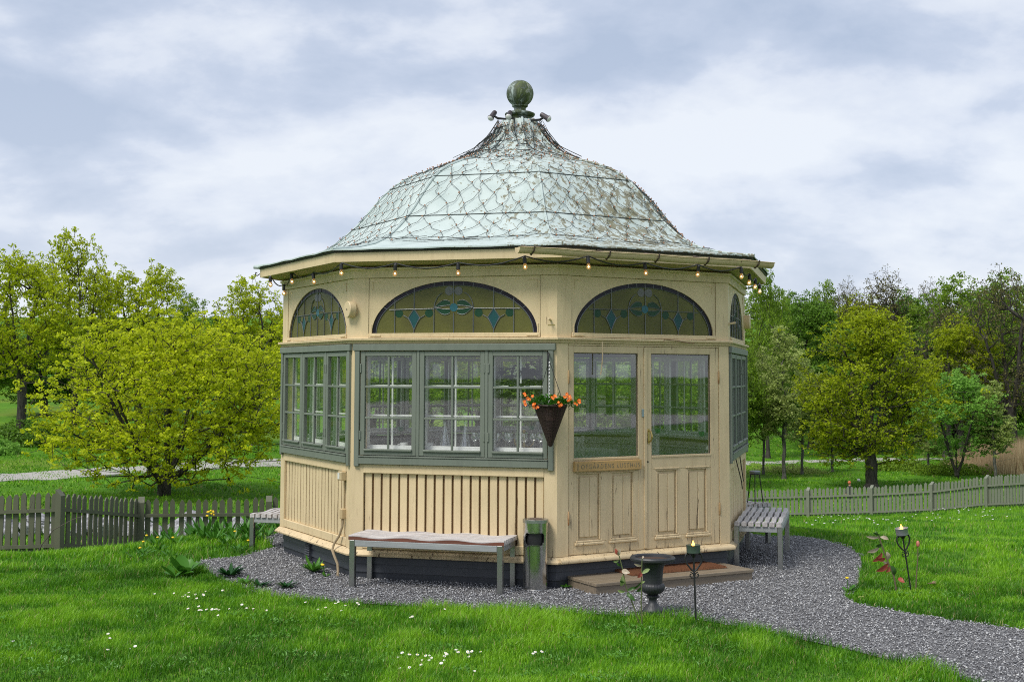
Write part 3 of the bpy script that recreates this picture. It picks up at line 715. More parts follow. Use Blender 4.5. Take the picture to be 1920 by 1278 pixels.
tag(rest.build('bulbs',BULB,net),kind='stuff')
# festoon string under the eaves
fes=empty('festoon_string',(PC[0],PC[1],2.9),0,'black cable of warm glowing bulbs looped under the eaves of the pavilion','string lights')
org=Vector(fes.location); SOCK=m_plain('black_lamp_socket',(.012,.012,.013),.5)
bulbs=[(507,527,12.9),(533,543,13.3),(547,521,12.75),(588,521,12.1),(640,504,11.35),(741,505,11.1),(859,504,10.95),(984,492,10.65),(1103,492,10.75),(1210,504,11.15),(1309,507,11.55),(1390,511,11.9),(1405,523,12.35),(1416,531,12.8),(1424,540,13.3)]
# back of the pavilion too
ptsb=[AT(*b[:2],b[2]) for b in bulbs]
for a in range(20,165,17): ptsb.append(Vector((PC[0]+2.68*math.cos(R_(a)),PC[1]+2.68*math.sin(R_(a)),2.90)))
sk=MB(); sk.lathe([(.010,-.010),(.017,-.005),(.017,.040),(.012,.046),(.008,.052)],12); ME_sock=mesh_of(sk,'socket',SOCK,True)
bb=MB(); bb.lathe([(.011,-.010),(.015,-.022),(.021,-.036),(.021,-.046),(.014,-.058),(.003,-.063)],14)
def m_bulb():
    m,nt,_,L=newmat('lit_bulb_glass'); g=N(nt,'ShaderNodeBsdfGlass'); g.inputs['IOR'].default_value=1.1; g.inputs[0].default_value=(1,.9,.75,1)
    e=N(nt,'ShaderNodeEmission'); e.inputs[0].default_value=(1,.50,.17,1); e.inputs[1].default_value=.10
    a=N(nt,'ShaderNodeAddShader'); L.new(g.outputs[0],a.inputs[0]); L.new(e.outputs[0],a.inputs[1]); o=N(nt,'ShaderNodeOutputMaterial'); L.new(a.outputs[0],o.inputs[0]); return m
ME_bul=mesh_of(bb,'bulb',m_bulb(),True)
fl_=MB(); fl_.ball((0,0,-.038),.0085,8,6); ME_fil=mesh_of(fl_,'filament',m_emit('glowing_filament',(1,.72,.35),6))
for p in ptsb:
    s=link('lamp_socket',ME_sock,fes); s.location=p-org; s.rotation_euler=(rn.uniform(-.12,.12),rn.uniform(-.12,.12),0)
    link('bulb_glass',ME_bul,s); link('filament',ME_fil,s)
cab=[]; order=[1,0,2,3,4,5,6,7,8,9,10,11,12,13,14]+list(range(15,len(ptsb)))
order=[0,1,2]+order[3:]
seq=[ptsb[i] for i in order]
for a,b in zip(seq,seq[1:]):
    for s in range(6):
        f=s/6; p=a.lerp(b,f); m=Vector((p.x-PC[0],p.y-PC[1],0)); rr=m.length
        if rr<2.62 and a.y>14: m*= 2.66/rr
        cab.append(Vector((m.x,m.y,p.z+.055-.05*math.sin(PI*f)-org.z)))
cab.append(seq[-1]+Vector((0,0,.055))-org)
MB().tube(cab,.0065,5).build('cable',SOCK,fes,True)
# ================================================================== BENCHES
SILVER=m_wood('weathered_silver_wood',(.68,.65,.635),(.26,.235,.23),.6,0,.6)
RED=m_wood('reddish_wood_edge',(.20,.065,.04),(.10,.04,.025),.6)
GRW=m_wood('pale_grey_rail',(.36,.38,.38),(.22,.235,.24),.6)
DSTEEL=m_plain('steel_leg',(.40,.40,.38),.32,1,.12,20,.05)
def bench(p0,ang,label,red=False,length=1.42,width=.47,z=0):
    b=empty('bench',(p0.x,p0.y,z),ang,label,'bench','slatted benches round the pavilion')
    for (x,y) in((0,0),(length-.05,0),(0,width-.05),(length-.05,width-.05)):
        MB().box(x,x+.05,y,y+.05,-.01,.425,b=.004).build('leg',DSTEEL,b)
    fr=MB(); fr.box(.0505,length-.0505,.003,.028,.370,.424,b=.003); fr.box(.0505,length-.0505,width-.028,width-.003,.370,.424,b=.003)
    fr.box(.003,.028,.0505,width-.0505,.370,.424,b=.003); fr.box(length-.028,length-.003,.0505,width-.0505,.370,.424,b=.003)
    fr.build('rail_frame',GRW,b)
    n=7; w=width/n; r=random.Random(int(p0.x*100)); ns=36
    for i in range(n):
        m=MB(); y0=i*w+.009; y1=(i+1)*w-.009; vs=[]; ph=r.uniform(-.25,.25)
        for s in range(ns+1):
            x=-.012+(length+.024)*s/ns; zz=.427+.010*math.sin(2*PI*(x/.47)+ph+1.2)*(.75+.25*math.sin(i))+.014
            vs+=[(x,y0,zz),(x,y0+.002,zz+.016),(x,y0+.006,zz+.018),(x,y1-.006,zz+.018),(x,y1-.002,zz+.016),(x,y1,zz),(x,y1,.4255),(x,y0,.4255)]
        m.add(vs,[(s*8+k,s*8+(k+1)%8,(s+1)*8+(k+1)%8,(s+1)*8+k) for s in range(ns) for k in range(8)]+[tuple(range(8))[::-1],tuple(ns*8+k for k in range(8))])
        o=m.build('slat',SILVER,b)
        if red and i==0:
            vs=[]
            for s in range(ns+1):
                x=-.0125+(length+.025)*s/ns; zz=.427+.010*math.sin(2*PI*(x/.47)+ph+1.2)*.75+.014; vs+=[(x,y0-.0012,zz+.008),(x,y0-.0012,.4262)]
            MB().add(vs,[(2*s,2*s+1,2*s+3,2*s+2) for s in range(ns)]).build('reddish_edge',RED,o)
    return b
FB=FM(0); ub=Vector((FB[0][0],FB[1][0],0)); angB=math.atan2(ub.y,ub.x)
fl0=G(658,1102); bench(fl0-Vector((.02,.0,0)),angB,'weathered slatted bench with steel legs below the triple window, reddish front edge',True)
ud=(vert(2)-vert(1)).normalized(); fr0=G(1462.4,1070)
# right bench: front end faces the viewer, long side runs back along face D
angD=math.atan2(ud.y,ud.x)
o=Vector((fr0.x,fr0.y,0)); bench(o-ud*.03+Vector((.03,0,0)),angD,'slatted bench with wavy seat beside the door step, at the right wall of the pavilion')
ue=(vert(3)-vert(2)).normalized(); angE=math.atan2(ue.y,ue.x)
o=G(1443,1019.7); bench(o+Vector((.02,.0,0)),angE,'bench half hidden behind the right rear corner, a wire stand on its seat')
ul_=(vert(-2)-vert(-3)).normalized()*-1; n2=Vector((ul_.y,-ul_.x,0))
o=Vector((-2.83,13.56,-.07)); angL=math.atan2(ul_.y,ul_.x)
# face behind the left corner: long side runs back, so the short end faces the viewer
bl=bench(o,0,'bench jutting out past the left rear corner of the pavilion, grass behind it'); bl.rotation_euler.z=angL
bl.location=o+Vector((math.cos(angL-PI/2),math.sin(angL-PI/2),0))*.47
# wire stand on rear bench
ws=empty('wire_stand',AT(1416,938,14.12),0,'thin black three-legged wire stand on the rear bench','stand'); ws.location.z=.462
m=MB(); 
for a in(0.3,2.4,4.5): m.tube([(.055*math.cos(a),.055*math.sin(a),.33),(.10*math.cos(a),.10*math.sin(a),0)],.006,6)
m.tube([(.055*math.cos(a),.055*math.sin(a),.33) for a in [i*.6 for i in range(12)]],.006,6); m.build('legs',BLACK,ws,True)
MB().lathe([(.001,.335),(.06,.335),(.064,.345),(.06,.365),(.001,.365)],18).build('dish',m_plain('grey_tin',(.18,.20,.21),.4,.6),ws,True)
# ================================================================== BIN
bp_=G(1004,1111); by=bp_.y+.115; bn=empty('litter_bin',(AT(1004,1100,by).x,by,0),0,'polished steel cylinder litter bin with oval opening, between bench and door step','bin')
MIR=m_plain('mirror_steel',(.58,.58,.57),.17,1,.12,5,.06)
m=MB(); n=64; hz=[0,.012,.03]+[.03+i*.02 for i in range(1,28)]+[.605]; r0=.108
def inh(a,z):
    da=(a-HA+PI)%(2*PI)-PI; dx=da*r0; return (dx/.090)**4+((z-.462)/.054)**4<1
HA=R_(-97); vs=[];fs=[]
for z in hz:
    for i in range(n): a=2*PI*i/n; vs.append((r0*math.cos(a),r0*math.sin(a),z))
for j in range(len(hz)-1):
    for i in range(n):
        if inh(2*PI*(i+.5)/n,(hz[j]+hz[j+1])/2): continue
        k=(i+1)%n; fs.append((j*n+i,j*n+k,(j+1)*n+k,(j+1)*n+i))
m.add(vs,fs); m.build('body',MIR,bn,True)
MB().lathe([(.090,.02),(.090,.57)],32,cap=False).build('inner_liner',BLACK,bn,True)
o=MB(); pts=[]
for i in range(33):
    t=2*PI*i/32; c,s=math.cos(t),math.sin(t); dx=.092*math.copysign(abs(c)**.5,c); dz=.057*math.copysign(abs(s)**.5,s); a=HA+dx/r0; pts.append(((r0+.001)*math.cos(a),(r0+.001)*math.sin(a),.462+dz))
o.tube(pts,.003,6); o.build('opening_rim',BLACK,bn,True)
MB().lathe([(r0-.002,.596),(r0+.007,.598),(r0+.007,.622),(r0,.628),(.070,.628),(.068,.618),(.001,.616)],48,cap=False).build('lid_rim',m_plain('satin_lid',(.42,.43,.43),.3,1,.05),bn,True)
o=MB(); o.lathe([(.001,.626),(.062,.626),(.062,.630),(.001,.630)],24); o.build('ash_tray',m_plain('rusty_tray',(.10,.07,.055),.8),bn)
MB().lathe([(r0-.002,0),(r0+.004,.0),(r0+.004,.022),(r0,.026)],48,cap=False).build('base_ring',m_plain('satin_base',(.45,.45,.45),.3,1,.05),bn,True)
# ================================================================== DOOR STEP, MAT
STEPW=m_wood('wet_grey_decking',(.31,.25,.175),(.11,.088,.062),.4,0,.6)
STEPF=m_wood('step_fascia',(.26,.21,.15),(.12,.095,.07),.5)
uc=(vert(1)-vert(0)).normalized(); nc=Vector((-uc.y,uc.x,0)); sp0=G(1118,1117); angC=math.atan2(uc.y,uc.x)-.02
L_=(G(1417,1090)-sp0).length; st=empty('door_step',(sp0.x,sp0.y,0),angC,'low wooden deck step in front of the double door, wet grey planks','step')
D_=.80
dk=MB()
for i in range(6): dk.box(-.01,L_+.01,-.012+i*(D_+.01)/6,-.012+(i+1)*(D_+.01)/6-.006,.080,.108,b=.003)
dk.build('deck_boards',STEPW,st)
f=MB(); f.box(0,L_,0,.03,-.02,.079); f.box(0,.03,.031,D_,-.02,.079); f.box(L_-.03,L_,.031,D_,-.02,.079); f.build('step_frame',STEPF,st)
def m_coir():
    m,nt,_,L=newmat('brown_coir'); v=coords(nt); n=noise(nt,v,140,4,.8); n2=noise(nt,v,6,3)
    c=mixc(nt,n,(.045,.018,.009),(.30,.135,.065)); c=mixc(nt,n2,c,mixc(nt,n,(.08,.035,.02),(.20,.09,.05)))
    finish(m,nt,c,.95,0,n,1,.012,.1); return m
COIR=m_coir()
mt=MB(); nx,ny=90,44; mx0,mx1,my0,my1=.50,L_-.16,.16,.66; vs=[]; rr=random.Random(4)
for j in range(ny+1):
    for i in range(nx+1):
        e=.004 if i in(0,nx) or j in(0,ny) else .022+rr.uniform(-.003,.003)
        x=mx0+(mx1-mx0)*i/nx+rr.uniform(-.003,.003); y=my0+(my1-my0)*j/ny+.02*math.sin(x*2.1)+rr.uniform(-.003,.003); vs.append((x,y,e))
mt.add(vs,[(j*(nx+1)+i,j*(nx+1)+i+1,(j+1)*(nx+1)+i+1,(j+1)*(nx+1)+i) for j in range(ny) for i in range(nx)])
mo=mt.build('doormat',COIR); mo.location=(sp0.x,sp0.y,.1075); mo.rotation_euler.z=angC; tag(mo,'brown coir doormat lying on the wooden door step','doormat')
# ================================================================== URN
up_=AT(1224,1147,9.98); ur=empty('garden_urn',(up_.x,9.98,0),.35,'dark cast iron urn with wide rim standing on the gravel before the door step','urn')
IRON=m_plain('dark_cast_iron',(.028,.030,.034),.5,0,.35,60,.4)
MB().box(-.088,.088,-.088,.088,-.01,.030,b=.006).build('plinth',IRON,ur)
def gad(a,z): return 1+.045*abs(math.cos(13*a)) if .165<z<.255 else 1+(.03*abs(math.cos(12*a)) if .055<z<.095 else 0)
MB().lathe([(.083,.031),(.083,.045),(.078,.052),(.070,.065),(.048,.085),(.036,.100),(.031,.125),(.034,.140),(.050,.146),(.053,.156),(.046,.164),(.036,.168),(.052,.175),(.078,.190),(.091,.213),(.094,.236),(.086,.252),(.077,.258),(.078,.29),(.082,.34),(.088,.385),(.102,.412),(.132,.424),(.165,.430),(.178,.440),(.180,.455),(.172,.466),(.155,.468),(.142,.460),(.138,.440)],96,mod=gad,cap=False).build('bowl',IRON,ur,True)
MB().lathe([(.001,.452),(.08,.450),(.139,.444)],24,cap=False).build('soil',m_plain('dark_soil',(.05,.028,.018),.95,0,.5,80,1),ur)
# ================================================================== TORCHES
FLAME=m_emit('candle_flame',(1,.48,.08),5); WAX=m_plain('candle_wax',(.75,.72,.66),.4); CANG=m_plain('green_grey_tin',(.10,.14,.12),.3,.5); CANL=m_plain('pale_tin',(.34,.36,.38),.3,.7)
def torch(p,hgt,lean,canm,label,sc_=1.0,tilt=0):
    t=empty('garden_torch',p,0,label,'garden torch','garden torches on iron stakes'); t.rotation_euler=(0,lean,tilt)
    h=hgt
    MB().tube([(0,0,-.06),(0,0,h-.06)],.0075*sc_,8).build('stake',BLACK,t,True)
    hb=MB()
    for s in(-1,1):
        hb.tube([(0,0,h-.205),(s*.022,0,h-.185),(s*.056,0,h-.14),(s*.066,0,h-.10),(s*.058,0,h-.07),(s*.048,0,h-.066),(s*.040,0,h-.075)],.0075*sc_,6)
        hb.tube([(0,0,h-.245),(s*.02,0,h-.25),(s*.034,0,h-.235),(s*.03,0,h-.220),(s*.022,0,h-.226)],.005*sc_,5); hb.tube([(0,-.004,h-.24),(s*.012,-.004,h-.215),(s*.028,-.004,h-.205)],.005*sc_,5)
    hb.lathe([(.01,h-.095),(.03,h-.07),(.045,h-.064),(.045,h-.060),(.001,h-.060)],12); hb.build('scroll_holder',BLACK,t,True)
    c=MB().lathe([(.001,h-.058),(.053,h-.058),(.054,h-.004),(.056,h),(.052,h),(.051,h-.016)],28,cap=False).build('candle_tin',canm,t,True)
    MB().lathe([(.001,h-.014),(.0505,h-.016)],24,cap=False).build('wax',WAX,c)
    MB().lathe([(.001,h-.016),(.010,h-.006),(.012,h+.004),(.007,h+.018),(.001,h+.034)],10).build('flame',FLAME,c,True)
    return t
b=AT(1305,1155,9.66); torch(Vector((b.x,9.66,0)),.60,-.03,CANG,'upright iron garden torch with green tin and burning candle, beside the urn')
b=AT(1709,1105,10.97); torch(Vector((b.x,10.97,0)),.585,-.155,CANL,'leaning iron garden torch with pale tin, on the right-hand lawn',.9,.3)
# ================================================================== HANGING BASKET
WICK=m_wood('dark_wicker',(.055,.028,.02),(.014,.008,.006),.6)
Bx=AT(1032,760,10.93); bk=empty('hanging_basket',(Bx.x,10.93,1.28),0,'dark cone wicker basket of orange flowers hanging by the doorway','hanging basket')
w=MB(); H_=.345; R0=.142
for k in range(40):
    z=.012+H_*k/40; r=.012+(R0-.012)*(k/40)**.93
    pts=[((r+.0035*math.sin(i*PI/2*2+ (k%2)*PI)+.001*rn.uniform(-1,1))*math.cos(2*PI*i/36),(r+.0035*math.sin(i*PI/2*2+(k%2)*PI))*math.sin(2*PI*i/36),z+rn.uniform(-.0012,.0012)) for i in range(37)]
    w.tube(pts,.0055,4,cap=False)
for i in range(18):
    a=2*PI*i/18; w.tube([(.012*math.cos(a),.012*math.sin(a),.0),(R0*1.0*math.cos(a),R0*math.sin(a),H_+.005)],.0055,4)
w.tube([((R0+.002)*math.cos(2*PI*i/36),(R0+.002)*math.sin(2*PI*i/36),H_+.006) for i in range(37)],.009,6)
w.ball((0,0,.006),.016,10,6)
w.build('wicker_cone',WICK,bk)
MB().lathe([(.005,.015),(R0-.006,H_-.01),(.001,H_-.012)],20,cap=False).build('liner',m_plain('dark_liner',(.012,.009,.007),.9),bk)
GRN=m_leaf('basket_leaf',(.05,.17,.015),(.13,.32,.04),.3,.4,8)
lv=MB(); rb=random.Random(8)
def leafq(mb,p,d,l,wd,up_=Vector((0,0,1))):
    d=Vector(d).normalized(); s=d.cross(up_); s=s.normalized() if s.length>.01 else Vector((1,0,0)); nn=s.cross(d)
    p=Vector(p); mb.add([p,p+d*l*.35+s*wd*.5+nn*l*.06,p+d*l*.7+s*wd*.42+nn*l*.05,p+d*l-nn*l*.08,p+d*l*.7-s*wd*.42+nn*l*.05,p+d*l*.35-s*wd*.5+nn*l*.06],[(0,1,2,3),(0,3,4,5)])
for k in range(520):
    a=rb.uniform(0,2*PI); r=R0*1.12*math.sqrt(rb.random()); x,y=r*math.cos(a)*1.15,r*math.sin(a); z=H_+.085*(1-(r/(R0*1.3))**2)*rb.random()+.010
    leafq(lv,(x,y,z),(math.cos(a)+rb.uniform(-.6,.6),math.sin(a)+rb.uniform(-.6,.6),rb.uniform(.1,1.1)),rb.uniform(.026,.050),rb.uniform(.012,.021))
for (x,z) in((-.16,.02),(-.15,.0),(.17,.005),(.20,-.005),(.21,.0)):
    for k in range(12): leafq(lv,(x+rb.uniform(-.03,.02),rb.uniform(-.06,0),H_+z+rb.uniform(-.02,.03)),(rb.uniform(-1,1),rb.uniform(-1,.3),rb.uniform(-.6,.8)),.028,.012)
lv.build('foliage',GRN,bk)
ORA=m_plain('orange_petal',(.92,.15,.012),.5,0,.25,60); YEL=m_plain('yellow_petal_eye',(.85,.45,.06),.5)
fp=MB()
for k in range(5):
    a=2*PI*k/5; fp.add([(0,0,0),(.012*math.cos(a-.5),.012*math.sin(a-.5),.006),(.019*math.cos(a-.25),.019*math.sin(a-.25),.009),(.019*math.cos(a+.25),.019*math.sin(a+.25),.009),(.012*math.cos(a+.5),.012*math.sin(a+.5),.006)],[(0,1,2,3,4)])
ME_fl=mesh_of(fp,'flower',ORA); fe=MB(); fe.lathe([(.001,.008),(.005,.006),(.006,.001)],8); ME_eye=mesh_of(fe,'eye',YEL)
fpos=[(984,739),(988,746),(983,752),(993,748),(1002,757),(1006,765),(997,742),(1036,746),(1040,743),(1047,754),(1049,761),(1062,737),(1066,742),(1064,750),(1059,744),(1085,751),(1080,757),(1088,755),(1001,762),(986,757),(1070,747),(1052,757)]
for (u,v) in fpos:
    for q_ in range(2):
        p=AT(u+rb.uniform(-2,2),v+rb.uniform(-2,2),10.93-.155+rb.uniform(-.01,.03))-Vector(bk.location)
        o=link('flower',ME_fl,bk); fs_=.72; dr=Vector((rb.uniform(-.6,.6),-1,rb.uniform(-.2,.6))); o.matrix_local=Matrix.Translation(p)@dr.to_track_quat('Z','Y').to_matrix().to_4x4()@Matrix.Rotation(rb.uniform(0,6),4,'Z')@Matrix.Scale(.74,4); link('eye',ME_eye,o)
hook=AT(1028.5,668,11.05)-Vector(bk.location)
MB().tube([hook+Vector((.0,.13,.03)),hook+Vector((0,.05,.03)),hook+Vector((0,0,.015)),hook+Vector((-.005,-.01,-.02)),hook+Vector((0,.0,-.12)),hook+Vector((0,.04,-.16))],.010,8).build('wall_hook',BLACK,bk,True)
CH=m_plain('galvanised_chain',(.45,.46,.46),.4,.6)
ch=MB(); a=hook+Vector((.005,-.005,-.03)); b=Vector((-.02,-R0,H_+.01)); n=26
for k in range(n):
    p=a.lerp(b,(k+.5)/n); l=(b-a).length/n*.62; d=(b-a).normalized(); s=Vector((1,0,0)) if k%2 else Vector((0,1,0)); ch.tube([p+d*l*math.cos(t)+s*.0045*math.sin(t) for t in [i*PI/4 for i in range(9)]],.0018,4,cap=False)
ch.build('chain',CH,bk,True)
MB().tube([a,Vector((R0*.85,R0*.3,H_+.01))],.003,4).build('chain',BLACK,bk)
MB().tube([a,Vector((-R0*.85,R0*.4,H_+.01))],.0025,4).build('chain',BLACK,bk)
# ================================================================== INSIDE
CHINA=m_plain('white_china',(.72,.72,.70),.15); CLEAR=m_glass('drinking_glass',(.95,.97,.97),1.1,.05,.1)
def cup(x,y,z,label):
    c=empty('cup',(x,y,z),rn.uniform(0,6),label,'cup','white cups on the window board')
    MB().lathe([(.02,0),(.024,.004),(.036,.03),(.040,.062),(.037,.062),(.032,.03),(.01,.008)],20,cap=False).build('bowl',CHINA,c,True)
    MB().tube([(.036,0,.05),(.058,0,.048),(.060,0,.03),(.045,0,.018),(.034,0,.02)],.004,6).build('handle',CHINA,c,True)
zi=1.2005; FBm=Matrix.Translation((PC[0],PC[1],0))@FM(0)
def onB(u,d,z=zi): return FBm@Vector((u,d,z))
for u,l in((.46,'white china cup standing leftmost in the left casement of the wide window'),(.60,'white china cup standing at the middle of the cup row behind the window'),(.71,'white china cup nearest the window mullion, partly behind it')):
    p=onB(u,.155); cup(p.x,p.y,zi,l)
def carafe(u,d,label,s=1):
    p=onB(u,d); o=MB().lathe([(.055,0),(.058,.006),(.040,.09),(.018,.20),(.013,.24),(.017,.26),(.014,.262),(.010,.24),(.014,.20),(.036,.09),(.052,.008)],20,cap=False).build('carafe',CLEAR,None,True); o.location=(p.x,p.y,zi); o.scale=(s,s,s); tag(o,label,'carafe','glass carafes in the window')
carafe(.86,.16,'tall conical glass carafe on the window board, left of its pair'); carafe(1.06,.155,'tall conical glass carafe on the window board, right of its pair')
wg=MB().lathe([(.03,0),(.031,.002),(.005,.006),(.004,.075),(.012,.082),(.030,.105),(.034,.13),(.030,.165),(.0285,.165),(.032,.13),(.028,.107),(.010,.086)],16,cap=False); ME_wg=mesh_of(wg,'wine_glass',CLEAR,True)
for k,(u,d) in enumerate([(1.16,.13),(1.20,.19),(1.25,.14),(1.38,.13),(1.44,.19),(1.49,.13),(1.56,.18),(1.63,.13),(1.70,.19),(1.78,.14),(1.29,.2)]):
    p=onB(u,d); o=link('wine_glass',ME_wg); o.location=(p.x,p.y,zi); tag(o,'clear stemmed wine glass in the crowd behind the wide window','wine glass','wine glasses on the window board')
p=onB(1.585,.30,1.0); cs=empty('candelabrum',(p.x,p.y,.98),.4,'slim brass candelabrum behind the right casement of the wide window','candelabrum')
MB().lathe([(.05,0),(.052,.008),(.015,.02),(.008,.05),(.014,.08),(.008,.11),(.007,.25),(.013,.27),(.008,.30),(.008,.38),(.016,.39),(.016,.41)],14).build('stem',BRASS,cs,True)
for s in(-1,1): MB().tube([(0,0,.27),(s*.05,0,.25),(s*.09,0,.28),(s*.10,0,.33)],.005,6).build('arm',BRASS,cs,True)
# dark trailing houseplant behind the right casement
p=onB(1.62,.24,0); hp=empty('hanging_houseplant',(p.x,p.y,1.98),0,'dark leafy houseplant hanging behind the right casement of the wide window','houseplant')
MB().lathe([(.001,-.13),(.06,-.12),(.085,-.03),(.08,-.03),(.05,-.1)],16,cap=False).build('pot',BLACK,hp,True)
MB().tube([(0,0,-.12),(0,0,.8)],.003,4).build('cord',BLACK,hp)
DK=m_leaf('dark_house_leaf',(.008,.018,.008),(.02,.04,.014),.1,.5,5); lv=MB()
for k in range(520):
    a=rb.uniform(0,2*PI); r=.245*math.sqrt(rb.random()); z=rb.uniform(-.32,.06)*(1-r*1.2)+ (0 if r<.13 else -.05)
    leafq(lv,(r*math.cos(a),r*math.sin(a)*.6,z),(math.cos(a)+rb.uniform(-1,1),math.sin(a)+rb.uniform(-1,1),rb.uniform(-1,.3)),rb.uniform(.04,.07),rb.uniform(.035,.05))
lv.build('foliage',DK,hp)
GT=m_plain('green_tealight_glass',(.05,.35,.15),.15)
for k in(3,4,5,2):
    M=Matrix.Translation((PC[0],PC[1],0))@FM(k)
    for u in(.55,1.4):
        p=M@Vector((u,.19,1.2005)); o=MB().lathe([(.022,0),(.03,.02),(.032,.05),(.028,.05),(.026,.02)],12,cap=False).build('tealight_holder',GT,None,True); o.location=p; tag(o,'small green glass tealight holder on a rear window board','tealight holder','green tealight holders')
CLOTH=m_plain('white_table_linen',(.50,.51,.50),.8,0,.05,8,.2)
def table(x,y,label):
    t=empty('round_table',(x,y,.286),0,label,'table','tables inside the pavilion'); MB().lathe([(.001,.70),(.42,.70),(.42,.73),(.001,.73)],40).build('tabletop',GREY,t)
    MB().lathe([(.2,0),(.2,.03),(.04,.06),(.035,.70)],16).build('pedestal',GREY,t,True)
    c=MB(); c.lathe([(.001,.734),(.42,.734),(.432,.72),(.45,.52)],64,mod=lambda a,z:1+(.03*math.sin(9*a) if z<.7 else 0),cap=False); o=c.build('tablecloth',CLOTH,None,True); o.location=(x,y,.286); tag(o,'white linen cloth over the table '+label.split(' table ')[1],'tablecloth','tablecloths inside the pavilion')
table(PC[0]+.55,PC[1]-.45,'round table seen through the left door glass'); table(PC[0]-1.0,PC[1]+.35,'round table seen through the wide window')
table(PC[0]+.75,PC[1]+1.1,'round table near the rear wall of the pavilion')
def chair_proto():
    c=empty('garden_chair',(0,0,.286),0,'x','chair','slatted chairs inside the pavilion')
    for x in(-.19,.19): MB().box(x-.018,x+.018,-.2,-.165,0,.43,b=.003).build('leg',GREY,c)
    for x in(-.20,.20): 
        m=MB(); m.box(x-.018,x+.018,.17,.205,0,.92,b=.003); m.build('leg',GREY,c)
    m=MB()
    for i in range(6): m.box(-.21,.21,-.21+i*.068,-.155+i*.068,.43,.447,b=.002)
    m.build('seat',GREY,c)
    m=MB(); m.box(-.18,.18,.175,.20,.85,.91,b=.003); m.box(-.18,.18,.175,.20,.53,.57,b=.003)
    for i in range(7): x=-.16+i*.0535; m.box(x-.014,x+.014,.18,.195,.5705,.8495,b=.002)
    m.build('backrest',GREY,c); return c
c0=chair_proto(); cs_=[(PC[0]+1.25,PC[1]-.1,-1.3,'grey slatted chair seen through the door, right of the white table'),(PC[0]+.55,PC[1]+.35,.1,'grey slatted chair seen through the left door glass, behind the white table'),(PC[0]-.1,PC[1]-.4,1.5,'grey slatted chair between the two front tables'),(PC[0]-1.0,PC[1]+1.1,.2,'grey slatted chair behind the table seen through the wide window'),(PC[0]+1.4,PC[1]+1.2,-1.2,'grey slatted chair by the rear right window')]
bpy.context.view_layer.update()
for k,(x,y,a,l) in enumerate(cs_):
    c=c0 if k==0 else copy_tree(c0); c.location=(x,y,.286); c.rotation_euler.z=a; c['label']=l
# ================================================================== GROUND
def m_ground():
    m,nt,_,L=newmat('meadow_ground'); v=coords(nt); n=noise(nt,v,.35,6,.6); n2=noise(nt,v,6,5,.7); n3=noise(nt,v,.07,3)
    c=mixc(nt,ramp(nt,n,[(.35,(0,0,0)),(.65,(1,1,1))]),(.075,.185,.010),(.135,.285,.014))
    c=mixc(nt,ramp(nt,n2,[(.35,(0,0,0)),(.7,(1,1,1))]),tuple([.05,.14,.012]),c); c=mixc(nt,ramp(nt,n3,[(.52,(0,0,0)),(.62,(.5,.5,.5))]),c,(.16,.20,.03))
    finish(m,nt,c,.9,0,n2,.8,.06,.1); return m
xs=np.concatenate([np.linspace(-900,-130,14)[:-1],np.arange(-130,-30,4),np.arange(-30,34,.8),np.arange(34,140,4),np.linspace(140,900,14)])
ys=np.concatenate([np.linspace(-500,-20,10)[:-1],np.arange(-20,8,4),np.arange(8,60,.8),np.arange(60,180,3),np.linspace(184,900,14)])
X,Y=np.meshgrid(xs,ys); Z=H(X,Y); V=np.stack([X.ravel(),Y.ravel(),Z.ravel()],1); nx=len(xs); ny=len(ys)
I=np.arange(nx*ny).reshape(ny,nx); Fq=np.stack([I[:-1,:-1].ravel(),I[:-1,1:].ravel(),I[1:,1:].ravel(),I[1:,:-1].ravel()],1)
me=np_mesh('ground',V,Fq,m_ground()); me.shade_smooth(); tag(link('ground',me),kind='structure')
# gravel apron and path, outline measured on the ground
gp=[(362,1058),(383,1050),(447,1045),(475,1037),(521,1026)]
A_=[G(u,v).xy for u,v in gp]
back=[Vector((PC[0]+3.12*math.cos(R_(a)),PC[1]+3.12*math.sin(R_(a)))) for a in range(165,10,-12)]
right=[G(u,v).xy for u,v in[(1500,1006),(1545,1013),(1590,1026),(1614,1042),(1616,1070),(1610,1095),(1588,1118),(1600,1130),(1650,1141),(1760,1160),(1850,1171),(1920,1181),(2100,1205),(2400,1240)]]
front=[G(u,v).xy for u,v in[(2500,1600),(1990,1340),(1860,1292),(1780,1268),(1700,1246),(1600,1221),(1500,1199),(1420,1181),(1330,1166),(1250,1158),(1150,1155),(1100,1151),(1000,1151),(900,1147),(800,1140),(700,1133),(600,1128),(500,1119),(460,1104),(430,1093),(400,1078),(370,1064)]]
GP=A_+back+right+front
def m_gravel():
    m,nt,_,L=newmat('grey_gravel'); v=coords(nt); vo=N(nt,'ShaderNodeTexVoronoi'); vo.inputs['Scale'].default_value=62; L.new(v,vo.inputs['Vector'])
    s=N(nt,'ShaderNodeSeparateColor'); L.new(vo.outputs['Color'],s.inputs[0]); n=noise(nt,v,1.3,4)
    c=ramp(nt,s.outputs[0],[(0,(.095,.095,.10)),(.45,(.22,.22,.23)),(.8,(.35,.35,.36)),(1,(.60,.60,.58))]); c=mixc(nt,n,c,tuple([.15,.145,.15]),'MIX'); 
    d=mixc(nt,ramp(nt,vo.outputs['Distance'],[(.0,(1,1,1)),(.6,(.45,.45,.45))]),(0,0,0),c,'MIX')
    finish(m,nt,d,.75,0,vo.outputs['Distance'],-.8,.012,.3); return m
gm=MB(); gm.add([(p.x,p.y,.008) for p in GP],[tuple(range(len(GP)))]); tag(gm.build('gravel_path',m_gravel()),kind='structure')
gpa=np.array([[p.x,p.y] for p in GP])
